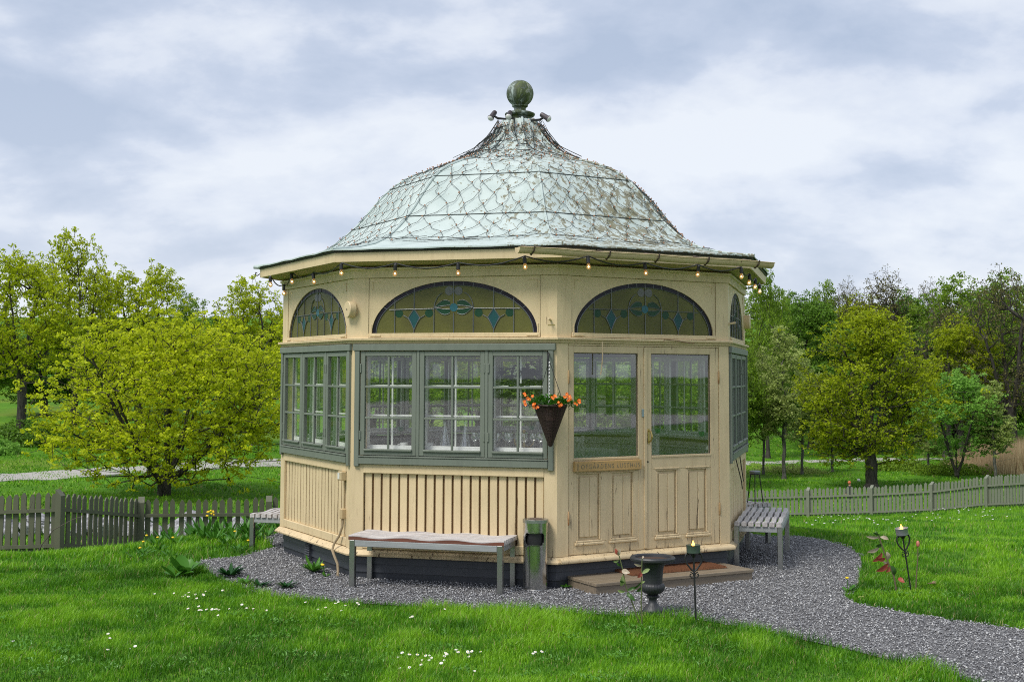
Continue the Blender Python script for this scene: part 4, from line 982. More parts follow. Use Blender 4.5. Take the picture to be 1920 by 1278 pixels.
def inside(x,y,poly=gpa):
    c=np.zeros(len(x),bool); n=len(poly); j=n-1
    for i in range(n):
        xi,yi=poly[i];xj,yj=poly[j]
        k=((yi>y)!=(yj>y))&(x<(xj-xi)*(y-yi)/(yj-yi+1e-12)+xi); c^=k; j=i
    return c
def edge_dist(x,y,poly=gpa):
    d=np.full(len(x),1e9)
    for i in range(len(poly)):
        a=poly[i];b=poly[(i+1)%len(poly)]; ab=b-a; t=np.clip(((x-a[0])*ab[0]+(y-a[1])*ab[1])/(ab@ab+1e-12),0,1)
        d=np.minimum(d,np.hypot(x-a[0]-t*ab[0],y-a[1]-t*ab[1]))
    return d
def vnoise(x,y,s,seed=0):
    "cheap smooth value noise in [0,1]"
    r=np.random.default_rng(seed).random((64,64)); gx,gy=x/s,y/s; ix,iy=np.floor(gx).astype(int),np.floor(gy).astype(int); fx,fy=gx-ix,gy-iy; fx=fx*fx*(3-2*fx); fy=fy*fy*(3-2*fy)
    g=lambda a,b:r[a%64,b%64]
    return (g(ix,iy)*(1-fx)+g(ix+1,iy)*fx)*(1-fy)+(g(ix,iy+1)*(1-fx)+g(ix+1,iy+1)*fx)*fy
# loose stones
n=210000; x=RNG.uniform(-4.4,6.5,n); y=RNG.uniform(7.2,15.5,n)
wob=(vnoise(x,y,.11,3)-.5)*.10
ed=edge_dist(x,y); ins=inside(x,y); k=(ins&(ed>wob))|(~ins&(ed<wob-.0)&(ed<.04)); k&=np.hypot(x-PC[0],y-PC[1])>2.3; k&=(y<12.5)|(np.abs(x)>2.0); x,y=x[k],y[k]; n=len(x)
s=RNG.uniform(.0045,.0095,n)*(1+RNG.random(n)**6*.8)
oc=np.array([[1,0,0],[0,1,0],[-1,0,0],[0,-1,0],[0,0,1],[0,0,-1]],float); Fo=np.array([[0,1,4],[1,2,4],[2,3,4],[3,0,4],[1,0,5],[2,1,5],[3,2,5],[0,3,5]])
Vo=oc[None]*(1+RNG.uniform(-.35,.35,(n,6,1)))
a=RNG.uniform(0,2*PI,n); ca,sa=np.cos(a)[:,None],np.sin(a)[:,None]; t=RNG.uniform(-.8,.8,n); ct,st_=np.cos(t)[:,None],np.sin(t)[:,None]
vx,vy,vz=Vo[...,0],Vo[...,1]*.8,Vo[...,2]*.62; vy,vz=vy*ct-vz*st_,vy*st_+vz*ct; vx,vy=vx*ca-vy*sa,vx*sa+vy*ca
V=np.stack([vx*s[:,None]+x[:,None],vy*s[:,None]+y[:,None],vz*s[:,None]+(.011+s*.3+RNG.uniform(0,.006,n))[:,None]],2).reshape(-1,3)
Fc=(Fo[None]+(np.arange(n)*6)[:,None,None]).reshape(-1,3)
def m_stone():
    m,nt,_,L=newmat('loose_stone'); a=N(nt,'ShaderNodeAttribute'); a.attribute_name='tint'
    c=ramp(nt,a.outputs['Fac'],[(0,(.10,.10,.107)),(.35,(.20,.203,.213)),(.7,(.30,.304,.318)),(.9,(.41,.414,.42)),(1,(.58,.58,.575))]); finish(m,nt,c,.6,0,None,spec=.35); return m
me=np_mesh('gravel',V,Fc,m_stone(),np.repeat(RNG.random(n),6)); tag(link('gravel',me),'loose grey gravel chippings round the pavilion and along the path','gravel',kind='stuff')
# ------------------------------------------------------------------ grass
def blades(x,y,hgt,wid,tint,three):
    hgt=hgt*.88
    n=len(x); z=H(x,y); a=RNG.uniform(0,2*PI,n); w=wid[:,None]*.5*np.stack([np.cos(a),np.sin(a)],1)
    b=RNG.uniform(0,2*PI,n); ln=RNG.uniform(.15,.75,n)*hgt; d=np.stack([np.cos(b)*ln,np.sin(b)*ln],1)+hgt[:,None]*np.array([.12,.05])
    base=np.stack([x,y],1); hz=hgt*RNG.uniform(.75,1,n)
    if three:
        m=base+d*.32; t=base+d; V=np.zeros((n,5,3)); V[:,0,:2]=base-w; V[:,1,:2]=base+w; V[:,2,:2]=m-w*.8; V[:,3,:2]=m+w*.8; V[:,4,:2]=t
        V[:,0,2]=V[:,1,2]=z-.01; V[:,2,2]=V[:,3,2]=z+hz*.62; V[:,4,2]=z+hz; Fb=np.array([[0,1,3],[0,3,2],[2,3,4]]); k=5
    else:
        t=base+d*.8; V=np.zeros((n,3,3)); V[:,0,:2]=base-w; V[:,1,:2]=base+w; V[:,2,:2]=t; V[:,0,2]=V[:,1,2]=z-.01; V[:,2,2]=z+hz; Fb=np.array([[0,1,2]]); k=3
    return V.reshape(-1,3),(Fb[None]+(np.arange(n)*k)[:,None,None]).reshape(-1,3),np.repeat(tint,k)
parts=[]
def patch(n,x0,x1,y0,y1,hfun,wid,three,keep=None):
    x=RNG.uniform(x0,x1,n); y=RNG.uniform(y0,y1,n); cl=vnoise(x,y,.35,5)*.6+vnoise(x,y,.13,6)*.4
    keepm=RNG.random(n)<.35+.9*cl
    if keep is not None: keepm&=keep(x,y)
    x,y,cl=x[keepm],y[keepm],cl[keepm]
    ins=inside(x,y); ed=edge_dist(x,y); wob=(vnoise(x,y,.11,3)-.5)*.16; k=(~ins&(ed>wob-.02))|(ins&(ed<wob-.01)); k&=np.hypot(x-PC[0],y-PC[1])>2.75; x,y,cl,ed=x[k],y[k],cl[k],ed[k]
    hh=hfun(x,y,cl)*(1+.6*np.exp(-ed/.10)); parts.append(blades(x,y,hh,wid*np.ones(len(x)),np.clip(.48+(cl-.5)*1.2+RNG.uniform(-.28,.28,len(x))+(vnoise(x,y,1.7,9)-.5)*.5+(vnoise(x,y,.28,19)-.5)*.4+.04,0,.93)+(RNG.random(len(x))<.035)*1.0,three))
hf=lambda x,y,c:(.020+.055*c**1.8)*RNG.uniform(.5,1.4,len(x))+.06*(vnoise(x,y,.45,12)**4)+.03*(vnoise(x,y,1.1,13)**3)
patch(520000,-4.9,6.2,6.6,12.2,hf,.0042,True)
fr=lambda x,y:(x/y>-.50)&(x/y<.50)
patch(230000,-11,-2.2,12.0,24.5,lambda x,y,c:(.035+.06*c)*RNG.uniform(.6,1.4,len(x)),.007,True,fr)
patch(120000,2.4,9.5,9.2,18,lambda x,y,c:(.03+.05*c)*RNG.uniform(.6,1.3,len(x)),.0065,True,fr)
patch(170000,2.4,21,18,45,lambda x,y,c:(.05+.07*c)*RNG.uniform(.6,1.3,len(x)),.014,False,fr)
patch(60000,-8,3,15.5,24,lambda x,y,c:(.05+.07*c)*RNG.uniform(.6,1.3,len(x)),.012,False)
def m_grass():
    m,nt,_,L=newmat('grass_blade'); a=N(nt,'ShaderNodeAttribute'); a.attribute_name='tint'
    c=ramp(nt,a.outputs['Fac'],[(0,(.030,.105,.004)),(.45,(.075,.24,.008)),(.93,(.225,.46,.017)),(.96,(.38,.34,.14))])
    b=N(nt,'ShaderNodeBsdfPrincipled'); L.new(c,b.inputs['Base Color']); b.inputs['Roughness'].default_value=.42; b.inputs['Specular IOR Level'].default_value=.3
    t=N(nt,'ShaderNodeBsdfTranslucent'); L.new(c,t.inputs[0]); x=N(nt,'ShaderNodeMixShader'); x.inputs[0].default_value=.32; L.new(b.outputs[0],x.inputs[1]); L.new(t.outputs[0],x.inputs[2]); o=N(nt,'ShaderNodeOutputMaterial'); L.new(x.outputs[0],o.inputs[0]); return m
GRASS=m_grass()
patch(150000,-34,4,24.5,72,lambda x,y,c:(.05+.09*c)*RNG.uniform(.5,1.3,len(x)),.045,False,lambda x,y:(x/y<-.12)&(x/y>-.46))
patch(170000,4,48,45,104,lambda x,y,c:(.06+.10*c)*RNG.uniform(.5,1.3,len(x)),.055,False,lambda x,y:(x/y>.10)&(x/y<.46))
off=0;Vs=[];Fs=[];Ts=[]
for V,Fc,T_ in parts: Vs.append(V);Fs.append(Fc+off);Ts.append(T_);off+=len(V)
me=np_mesh('grass',np.concatenate(Vs),np.concatenate(Fs),GRASS,np.concatenate(Ts)); tag(link('grass',me),'lush green lawn grass round the gravel and down to the fences','grass',kind='stuff')
ym=MB(); ym.box(-45,45,-70,-2.5,-.3,.03); tag(ym.build('grey_reflector_slab',m_plain('pale_reflector_grey',(.40,.39,.37),.9,0,.15,2,.3)),kind='structure')  # unseen slab added behind the camera for greyer pane reflections and less green bounce
# far footpaths
def strip(name,pts,wid,mat,lift=.03):
    mb=MB(); vs=[]
    P=[Vector((*p,0)) for p in pts]; Q=[]
    for a,b in zip(P,P[1:]):
        n=max(1,int((b-a).length/1.0)); Q+=[a.lerp(b,i/n) for i in range(n)]
    Q.append(P[-1])
    for i,p in enumerate(Q):
        t=(Q[min(i+1,len(Q)-1)]-Q[max(i-1,0)]).normalized(); s=Vector((-t.y,t.x,0))
        for e in(-.505,-.5,-.17,.17,.5,.505): q_=p+s*wid*e; vs.append((q_.x,q_.y,gz(q_.x,q_.y)+(lift if abs(e)<.503 else -.12)))
    mb.add(vs,[(6*i+k,6*i+6+k,6*i+7+k,6*i+1+k) for i in range(len(Q)-1) for k in range(5)]); return mb.build(name,mat)
PATHM=m_plain('pale_gravel_path',(.34,.325,.30),.9,0,.12,3,.3)
def dfor(u,v):  # depth where the terrain is met
    for D in np.arange(18,160,.25):
        p=AT(u,v,D)
        if p.z<gz(p.x,D): return (p.x,D)
    return (p.x,D)
tag(strip('footpath',[dfor(-400,920),dfor(-60,900),dfor(60,896),dfor(200,886),dfor(330,878),dfor(520,869),dfor(700,866),dfor(1000,864)],3.2,PATHM),kind='structure')
tag(strip('park_path',[dfor(1000,866),dfor(1200,866),dfor(1400,869),dfor(1500,866),dfor(1650,862),dfor(1750,862),dfor(1900,864)],2.2,PATHM),kind='structure')
# ================================================================== FENCES
def fence(posts,label,mat,hp=1.0,first_off=0,rail_side=1,lighten=None):
    f=empty('picket_fence',(*posts[0],gz(*posts[0])),0,label,'fence'); org=Vector(f.location)
    pk=MB(); w,t=.047,.011; pk.add([(-w,-t,.04),(w,-t,.04),(w,-t,.93),(.012,-t,.985),(-.012,-t,.985),(-w,-t,.93),(-w,t,.04),(w,t,.04),(w,t,.93),(.012,t,.985),(-.012,t,.985),(-w,t,.93)],[(0,1,2,3,4,5),(11,10,9,8,7,6),(0,6,7,1),(1,7,8,2),(2,8,9,3),(3,9,10,4),(4,10,11,5),(5,11,6,0)]); me=mesh_of(pk,'picket',mat)
    cnt=0; ov=MB()
    for a,b in zip(posts,posts[1:]):
        a=Vector((*a,0));b=Vector((*b,0)); d=(b-a).normalized(); nrm=Vector((d.y,-d.x,0)); 
        if nrm.y>0:nrm=-nrm
        za,zb=gz(a.x,a.y),gz(b.x,b.y); n=15; ang=math.atan2(d.y,d.x)
        for i in range(n):
            p=a.lerp(b,(i+.8)/(n+.6)); z=za+(zb-za)*(i+.8)/(n+.6); M=Matrix.Translation(Vector((p.x,p.y,z+rn.uniform(-.008,.008)))-org-nrm*.035)@Matrix.Rotation(ang,4,'Z')@Matrix.Rotation(rn.uniform(-.022,.022),4,'Y')@Matrix.Diagonal((rn.uniform(.9,1.07),1,rn.uniform(.975,1.02),1))
            if cnt<100: link('picket',me,f,M); cnt+=1
            else: ov.add([tuple(v.co) for v in me.vertices],[tuple(q.vertices) for q in me.polygons],M)
        for hz in(.70,.13):
            r=MB(); q0=a+d*.05;q1=b-d*.05; hs=.028
            for s_ in(0,):
                vs=[]
                for q_,zz in((q0,za),(q1,zb)):
                    for e1,e2 in((-.004,-hs),(.030,-hs),(.030,hs),(-.004,hs)): vs.append(Vector((q_.x,q_.y,zz+hz+e2))+nrm*e1-org)
                r.add(vs,[(0,1,2,3),(7,6,5,4),(0,4,5,1),(1,5,6,2),(2,6,7,3),(3,7,4,0)])
            r.build('rail',mat,f)
    for k,p in enumerate(posts):
        q_=posts[min(k+1,len(posts)-1)] if k<len(posts)-1 else posts[k-1]; ang=math.atan2(q_[1]-p[1],q_[0]-p[0]); m=MB(); w=.055
        m.add([(-w,-w,-.2),(w,-w,-.2),(w,w,-.2),(-w,w,-.2),(-w,-w,.93),(w,-w,.93),(w,w,1.03),(-w,w,1.03)],[(0,3,2,1),(4,5,6,7),(0,1,5,4),(1,2,6,5),(2,3,7,6),(3,0,4,7)],Matrix.Translation(Vector((*p,gz(*p)))-org)@Matrix.Rotation(ang,4,'Z')); m.build('post',mat,f)
    if ov.v: tag(ov.build('pickets',mat,f),kind='stuff')
    return f
FG1=m_painted('olive_grey_fence_paint',(.10,.105,.066),(.06,.065,.045),(.22,.22,.18),.6,.63,.6,(14,14,2))
FG2=m_painted('pale_olive_fence_paint',(.18,.195,.145),(.12,.135,.09),(.36,.36,.30),.6,.63,.6,(14,14,2))
def at(u,D): p=AT(u,900,D); return (p.x,D)
fence([at(-330,21.2),at(-110,20.7),at(114,20.3),at(266,22.4),at(505,22.9),at(745,23.3)],'olive grey picket fence on the left, in front of the boulders and the big maple',FG1)
fence([at(1270,44.8),at(1394,44.3),at(1515,43.5),at(1634,42.3),at(1747,40.7),at(1850,38.8),at(1941,36.9),at(2030,35.0),at(2110,33.2)],'pale green picket fence running across the right-hand lawn below the pavilion',FG2)
# boulders behind the left fence
ROCK=None
def m_rock():
    m,nt,_,L=newmat('grey_boulder'); v=coords(nt); n=noise(nt,v,3,8,.65); c=ramp(nt,n,[(.3,(.06,.06,.06)),(.5,(.24,.24,.25)),(.7,(.50,.50,.51))]); finish(m,nt,c,.8,0,n,.6,.05); return m
ROCK=m_rock(); rmesh=[]
import bmesh
for k in range(4):
    bm=bmesh.new(); bmesh.ops.create_icosphere(bm,subdivisions=3,radius=1); r=random.Random(k+20)
    pl=[(Vector((r.uniform(-1,1),r.uniform(-1,1),r.uniform(-.6,1))).normalized(),r.uniform(.55,.85)) for _ in range(11)]
    for v in bm.verts:
        for nn,d in pl:
            e=v.co.dot(nn)-d
            if e>0: v.co-=nn*e
        v.co*=1+.04*math.sin(v.co.x*9+k)*math.sin(v.co.y*8)
    me=bpy.data.meshes.new('boulder'); bm.to_mesh(me); bm.free(); me.materials.append(ROCK); rmesh.append(me)
rk=random.Random(2)
for k in range(64):
    u=rk.uniform(-60,600); D=26.3+rk.random()*1.8; x=at(u,D)[0]; s=rk.uniform(.15,.30); o=link('boulder',rmesh[k%4]); o.location=(x,D,gz(x,D)+s*.35+(D-26.3)*.10); o.scale=(s*rk.uniform(.9,1.5),s,s*rk.uniform(.6,.85)); o.rotation_euler=(rk.uniform(-.3,.3),rk.uniform(-.3,.3),rk.uniform(0,6)); tag(o,'pale grey boulder in the rock bank behind the left picket fence','boulder','boulders behind the left fence')
# ================================================================== TREES
def m_bark(name,a,b): 
    m,nt,_,L=newmat(name); v=coords(nt,(3,3,.6)); n=noise(nt,v,4,7,.7); c=mixc(nt,ramp(nt,n,[(.35,(0,0,0)),(.65,(1,1,1))]),a,b); finish(m,nt,c,.9,0,n,.6,.03,.2); return m
BARK=m_bark('dark_bark',(.022,.020,.018),(.085,.078,.066)); BARKG=m_bark('grey_bark',(.05,.048,.042),(.17,.165,.15))
def tree_mesh(seed,Ht,Rx,zc0,nt_,leafmat,bark,leaves=30,lsz=.10,csz=.26,trunk=.2,fork=.3,lobes=16,shape=1.0,nstem=1,sparse=1.0,spread=1.0,hf=None,nl=3,cb=None):
    r=np.random.default_rng(seed)
    # lobes on an egg-shaped envelope
    zc=(Ht+zc0)/2; hz=(Ht-zc0)/2; P=[]
    for k in range(lobes):
        ph=r.uniform(0,2*PI); c=r.uniform(-.85,1); s=math.sqrt(max(.05,1-c*c)); rad=Rx*(1-.32*max(0,c)*shape)
        P.append((rad*s*.68*math.cos(ph),rad*s*.68*math.sin(ph),zc+hz*.74*c,r.uniform(.27,.42)))
    L_=np.array(P); idx=r.integers(0,lobes,nt_); d=r.normal(size=(nt_,3)); d/=np.linalg.norm(d,axis=1)[:,None]; rr=r.random(nt_)**.28
    pts=L_[idx,:3]+d*rr[:,None]*(L_[idx,3:4]*np.array([Rx,Rx,hz*.82]))
    core=r.random(nt_)<.16; pts[core]=np.stack([r.normal(0,Rx*.35,core.sum()),r.normal(0,Rx*.35,core.sum()),r.uniform(zc0+.1*hz,Ht*.86,core.sum())],1)
    pts[:,2]=np.maximum(pts[:,2],zc0*.75+.12+r.random(nt_)*.5)
    pts=pts+r.normal(0,.10*csz/.2*.5,(nt_,3))
    nodes=[];par=[];plen=[]
    def addn(p,pa,l): nodes.append(p);par.append(pa);plen.append(l);return len(nodes)-1
    zf=zc0*(.55+.45*fork)+Ht*.05; base_ids=[]
    if hf:
        o=np.array([0,0,-.3]); cur=addn(o,-1,0)
        for q in range(1,5): cur=addn(np.array([r.normal(0,.03),r.normal(0,.03),-.3+(hf+.3)*q/4]),cur,0)
        root=cur
        for s in range(nl):
            cur=root; a=2*PI*(s+r.uniform(-.3,.3))/nl; out=Rx*r.uniform(.18,.5)*spread; st=nodes[root].copy(); top=np.array([out*math.cos(a),out*math.sin(a),hf+(Ht-hf)*r.uniform(.45,.68)]); l=0
            for q in range(1,9):
                f=q/8; p=st+(top-st)*np.array([f**.85,f**.85,f**1.15])+r.normal(0,.02*Ht/8,3); l+=.05*Ht; cur=addn(p,cur,l)
    for s in range(0 if hf else nstem):
        o=np.array([0,0,-.3]) if nstem==1 else np.array([r.uniform(-.25,.25),r.uniform(-.25,.25),-.3]); cur=addn(o,-1,0); l=0; top=np.array([r.uniform(-.35,.35)*Rx*spread*(0.3 if nstem==1 else 1.2),r.uniform(-.3,.3)*Rx*spread*(0.3 if nstem==1 else 1.2),Ht*(.55 if nstem==1 else .6)])
        for q in range(1,9): p=o+(top-o)*np.array([(q/8)**1.5,(q/8)**1.5,q/8])+np.append(r.normal(0,.03*Ht/8,2),0); l+=Ht*.07; cur=addn(p,cur,l)
    order=np.argsort(np.linalg.norm(pts-np.array([0,0,zf]),axis=1)); N_=np.array(nodes); 
    cap=len(pts)*4+200; NA=np.zeros((cap,3)); NA[:len(nodes)]=N_; PL=np.zeros(cap); PL[:len(nodes)]=plen; tips=[]
    for i in order:
        p=pts[i]; n=len(nodes); dd=p-NA[:n]; dist=np.linalg.norm(dd,axis=1); cost=dist+.28*PL[:n]+np.maximum(0,NA[:n,2]-p[2]-.1)*1.2+np.maximum(0,(zf-NA[:n,2]))*1.5
        j=int(np.argmin(cost)); L0=dist[j]; seg=max(1,min(4,int(L0/(.09*Ht)))); cur=j; q0=NA[j].copy()
        for s in range(1,seg+1):
            f=s/seg; q=q0+(p-q0)*f; 
            if s<seg: q=q+r.normal(0,.05*L0,3)+np.array([0,0,-.10*L0*math.sin(PI*f)])
            k=addn(q,cur,PL[cur]+L0/seg); NA[k]=q; PL[k]=plen[k]; cur=k
        tips.append(cur)
    n=len(nodes); rad=np.zeros(n); e=2.35; tw=.0095*(Ht/8)**.5
    acc=np.zeros(n); 
    for i in range(n-1,-1,-1):
        if acc[i]==0: acc[i]=tw**e
        if par[i]>=0: acc[par[i]]+=acc[i]
    rad=acc**(1/e); k=trunk/rad[0]; fac=np.where(rad>.02,1+(k-1)*np.clip((rad-.02)/(rad[0]-.02+1e-9),0,1),1); rad=rad*fac
    Vt=[];Ft=[];o=0
    for i in range(n):
        j=par[i]
        if j<0: continue
        a,b=NA[j],NA[i]; ra,rb=rad[j],rad[i]; ra=min(ra,rb*1.6) if rb<.6*ra else ra; sd=7 if rb>.05 else (5 if rb>.02 else 3)
        t=b-a; l=np.linalg.norm(t); 
        if l<1e-6: continue
        t/=l; u=np.cross(t,[0,0,1] if abs(t[2])<.9 else [1,0,0]); u/=np.linalg.norm(u); w=np.cross(t,u); an=np.arange(sd)*2*PI/sd; c=np.cos(an)[:,None]*u+np.sin(an)[:,None]*w
        fl=1.0+ (1.1 if (par[j]<0) else 0)
        Vt.append(a+c*ra*fl); Vt.append(b+t*rb*.3+c*rb)
        for q in range(sd): Ft.append((o+q,o+(q+1)%sd,o+sd+(q+1)%sd,o+sd+q))
        o+=2*sd
    wood=np_mesh('trunk',np.concatenate(Vt),np.array(Ft),bark); wood.shade_smooth()
    tp=NA[np.array(tips)]; 
    if sparse<1: tp=tp[r.random(len(tp))<sparse]
    m=len(tp)*leaves; c=np.repeat(tp,leaves,0); off_=r.normal(size=(m,3)); off_/=np.linalg.norm(off_,axis=1)[:,None]; off_*=(r.random(m)**.45)[:,None]*csz*np.array([1,1,.55]); off_[:,2]-= .25*csz*(off_[:,0]**2+off_[:,1]**2)/csz**2
    p=c+off_; s=lsz*r.uniform(.6,1.25,m); nr=r.normal(size=(m,3))*.75+np.array([0,0,.75])+off_/csz*.5; nr/=np.linalg.norm(nr,axis=1)[:,None]
    q=r.normal(size=(m,3)); u=np.cross(nr,q); u/=np.linalg.norm(u,axis=1)[:,None]; w=np.cross(nr,u)
    V=np.stack([p-u*s[:,None]*.5,p+w*s[:,None]*.42,p+u*s[:,None]*.55,p-w*s[:,None]*.42],1).reshape(-1,3)
    Fc=np.arange(m*4).reshape(m,4); tint=np.repeat(np.clip(.5+off_[:,2]/csz*.5+r.normal(0,.16,m)+np.repeat(r.normal(0,.12,len(tp)),leaves),0,1),4)  # upper leaves of each clump tinted lighter: top light put into the colour
    return wood,np_mesh('crown',V,Fc,leafmat,tint)
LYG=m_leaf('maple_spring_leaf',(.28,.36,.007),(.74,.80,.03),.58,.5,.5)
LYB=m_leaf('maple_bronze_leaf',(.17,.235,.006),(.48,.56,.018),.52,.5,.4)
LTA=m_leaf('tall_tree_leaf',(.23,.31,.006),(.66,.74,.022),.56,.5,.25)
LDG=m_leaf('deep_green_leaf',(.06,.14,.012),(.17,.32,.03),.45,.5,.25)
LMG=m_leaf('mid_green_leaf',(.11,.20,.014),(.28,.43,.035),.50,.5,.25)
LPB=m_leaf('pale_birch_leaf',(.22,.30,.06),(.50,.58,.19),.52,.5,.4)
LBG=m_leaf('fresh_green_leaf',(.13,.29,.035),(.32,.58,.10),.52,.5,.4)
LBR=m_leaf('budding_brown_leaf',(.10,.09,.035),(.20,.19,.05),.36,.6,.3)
TM={}
TM['A']=tree_mesh(1,6.35,4.4,.05,3000,LYG,BARK,21,.088,.175,.21,.0,50,1.55,1,hf=.45,nl=8,spread=1.3)
TM['R']=tree_mesh(2,9.6,3.9,.7,2500,LYB,BARK,12,.13,.26,.30,.0,36,1.1,1,hf=1.7,nl=8)
TM['tall']=tree_mesh(3,12,4.0,3.2,1300,LTA,BARK,15,.15,.29,.30,.3,26,.5,1,hf=3.2,nl=4,spread=.8)
TM['tall2']=tree_mesh(4,12,3.8,2.8,1300,LTA,BARK,12,.15,.27,.30,.3,26,.4,1,hf=2.6,nl=3,spread=.8)
TM['dense']=tree_mesh(5,12,3.9,1.2,1150,LDG,BARK,24,.18,.45,.28,.2,22,.7,1,hf=2.5,nl=3)
TM['mid']=tree_mesh(6,12,4.1,1.8,1150,LMG,BARK,20,.17,.42,.28,.2,22,.7,1,hf=2.5,nl=4)
TM['bare']=tree_mesh(7,12,3.9,2.8,1700,LBR,BARK,6,.12,.32,.30,.3,22,.5,1,sparse=.55,hf=3,nl=4)
TM['birch']=tree_mesh(8,9,1.5,1.6,560,LPB,BARKG,22,.13,.28,.11,.5,12,.9,1,sparse=.9)
TM['shrub']=tree_mesh(9,6.5,2.6,1.0,950,LBG,BARK,17,.12,.26,.12,.1,20,.7,1,hf=.35,nl=6)
TM['olive']=tree_mesh(10,12,4.0,2.0,1150,LYB,BARK,20,.17,.40,.28,.2,22,.7,1,hf=2.2,nl=4)
TB={'A':(6.35,4.4),'R':(9.6,3.9),'tall':(12,4.0),'tall2':(12,3.8),'dense':(12,3.9),'mid':(12,4.1),'bare':(12,3.9),'birch':(9,1.5),'shrub':(6.5,2.6),'olive':(12,4.0)}
rt_=random.Random(31)
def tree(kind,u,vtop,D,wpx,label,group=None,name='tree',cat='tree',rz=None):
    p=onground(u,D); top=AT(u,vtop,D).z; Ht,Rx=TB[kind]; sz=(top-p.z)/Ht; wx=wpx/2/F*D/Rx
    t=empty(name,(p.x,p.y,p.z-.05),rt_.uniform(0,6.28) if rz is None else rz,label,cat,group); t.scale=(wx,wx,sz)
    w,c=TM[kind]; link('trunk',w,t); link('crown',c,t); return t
tree('A',312,552,40,540,'wide yellow-green maple behind the left picket fence, its lowest limbs near the ground',name='maple_tree',rz=.4)
tree('R',1630,570,63,290,'broad round maple in early leaf on the right, thick dark trunk on the open meadow',name='maple_tree',rz=2)
# left group
tree('tall',42,440,66,230,'tall yellow-green tree at the far left edge with a twin dark trunk')
tree('tall2',142,424,71,175,'tallest slender tree on the left, sparse crown with sky between its branches')
tree('tall',262,470,75,215,'rounded yellow-green tree top behind the left maple')
tree('mid',352,548,88,130,'green tree filling the dip right of the rounded yellow-green top')
tree('tall2',478,514,69,190,'yellow-green tree partly hidden by the left eave of the pavilion')
tree('mid',-60,500,74,220,'green tree cut by the left edge of the picture, behind the twin trunk')
tree('dense',200,600,92,190,'dark tree low behind the left group of yellow-green trees')
tree('dense',85,610,90,200,'dark low tree seen between the twin trunk and the slender tree')
tree('dense',420,585,110,120,'distant dark evergreen tree in the gap left of the pavilion')
tree('mid',440,620,95,150,'green tree between the left maple and the pavilion')
# behind the pavilion, seen through its windows
for k,(u,vt,D,w,kd) in enumerate([(590,560,66,220,'tall'),(700,600,72,230,'mid'),(800,590,64,220,'mid'),(900,560,75,240,'olive'),(1000,600,68,220,'mid'),(1100,580,60,240,'mid'),(1190,560,66,220,'dense'),(1290,560,62,230,'mid'),(1360,580,70,170,'mid')]):
    tree(kd,u,vt,D,w,'green park tree seen through the windows of the pavilion','trees seen through the pavilion')
# right group
tree('birch',1430,640,72,62,'pale slim birch nearest the pavilion, leaning stem')
tree('birch',1468,600,70,95,'tallest pale birch sapling right of the pavilion')
tree('birch',1502,650,73,70,'pale birch sapling on the right of its group of three')
tree('mid',1438,500,86,105,'airy green tree rising above the birches beside the eave')
tree('dense',1520,545,96,170,'dark green tree behind the birches')
tree('mid',1552,526,110,120,'grey-green tree on the skyline left of the round maple')
tree('bare',1655,503,104,190,'nearly bare brown tree on the skyline above the round maple')
tree('bare',1590,520,108,110,'small nearly bare tree on the skyline, left of the larger bare one')
tree('bare',1742,522,112,120,'nearly bare tree on the skyline between the round maple and the far right trees')
tree('dense',1600,600,92,200,'dark tree hidden low behind the left side of the round maple')
tree('mid',1790,515,100,200,'green domed tree on the skyline at the right')
tree('olive',1800,585,82,170,'yellow-green tree behind the fresh green shrub at the right')
tree('bare',1775,560,88,190,'dark crooked tree standing in front of the yellow-green tree')
tree('mid',1880,508,92,170,'green tree on the skyline near the right edge')
tree('bare',1895,500,80,220,'tall dark brown tree at the right edge, bare twisting limbs')
tree('bare',1985,540,78,200,'bare brown tree cut by the right edge of the picture')
tree('dense',1720,610,98,180,'dark tree behind the right side of the round maple')
tree('dense',1850,620,95,220,'dark tree low behind the right-hand trees')
tree('dense',1960,600,98,200,'dark tree low behind the bare tree at the right edge')
tree('shrub',1790,690,70,190,'fresh green many-stemmed small tree behind the right fence',name='small_tree')
tree('birch',1862,705,69,75,'thin grey sapling in front of the reeds, few leaves',name='sapling')
tree('birch',1738,760,74,60,'low thin sapling between the round maple and the fresh green small tree',name='sapling')
tree('birch',1558,740,75,70,'small sapling left of the round maple with a short dark stem',name='sapling')
for k,u in enumerate(range(-160,2200,92)):
    if 500<u<1380 and k%2: continue
    tree(['dense','mid','dense','olive'][k%4],u+rt_.uniform(-20,20),rt_.uniform(540,590) if u>500 else rt_.uniform(600,640),rt_.uniform(118,130),rt_.uniform(170,230),'far tree in the dark wood edge beyond the meadow','far wood edge trees')
for (u,vt,D,w,kd,l) in[(1470,540,104,130,'mid','green tree filling the skyline above the birches'),(1620,545,106,170,'olive','olive green tree directly behind the top of the round maple'),(1700,540,108,150,'dense','dark green tree on the skyline right of the round maple'),(1845,535,106,150,'dense','dark green tree between the two far right skyline trees'),(1950,525,104,160,'mid','green tree on the skyline cut by the right edge')]:
    tree(kd,u,vt,D,w,l)
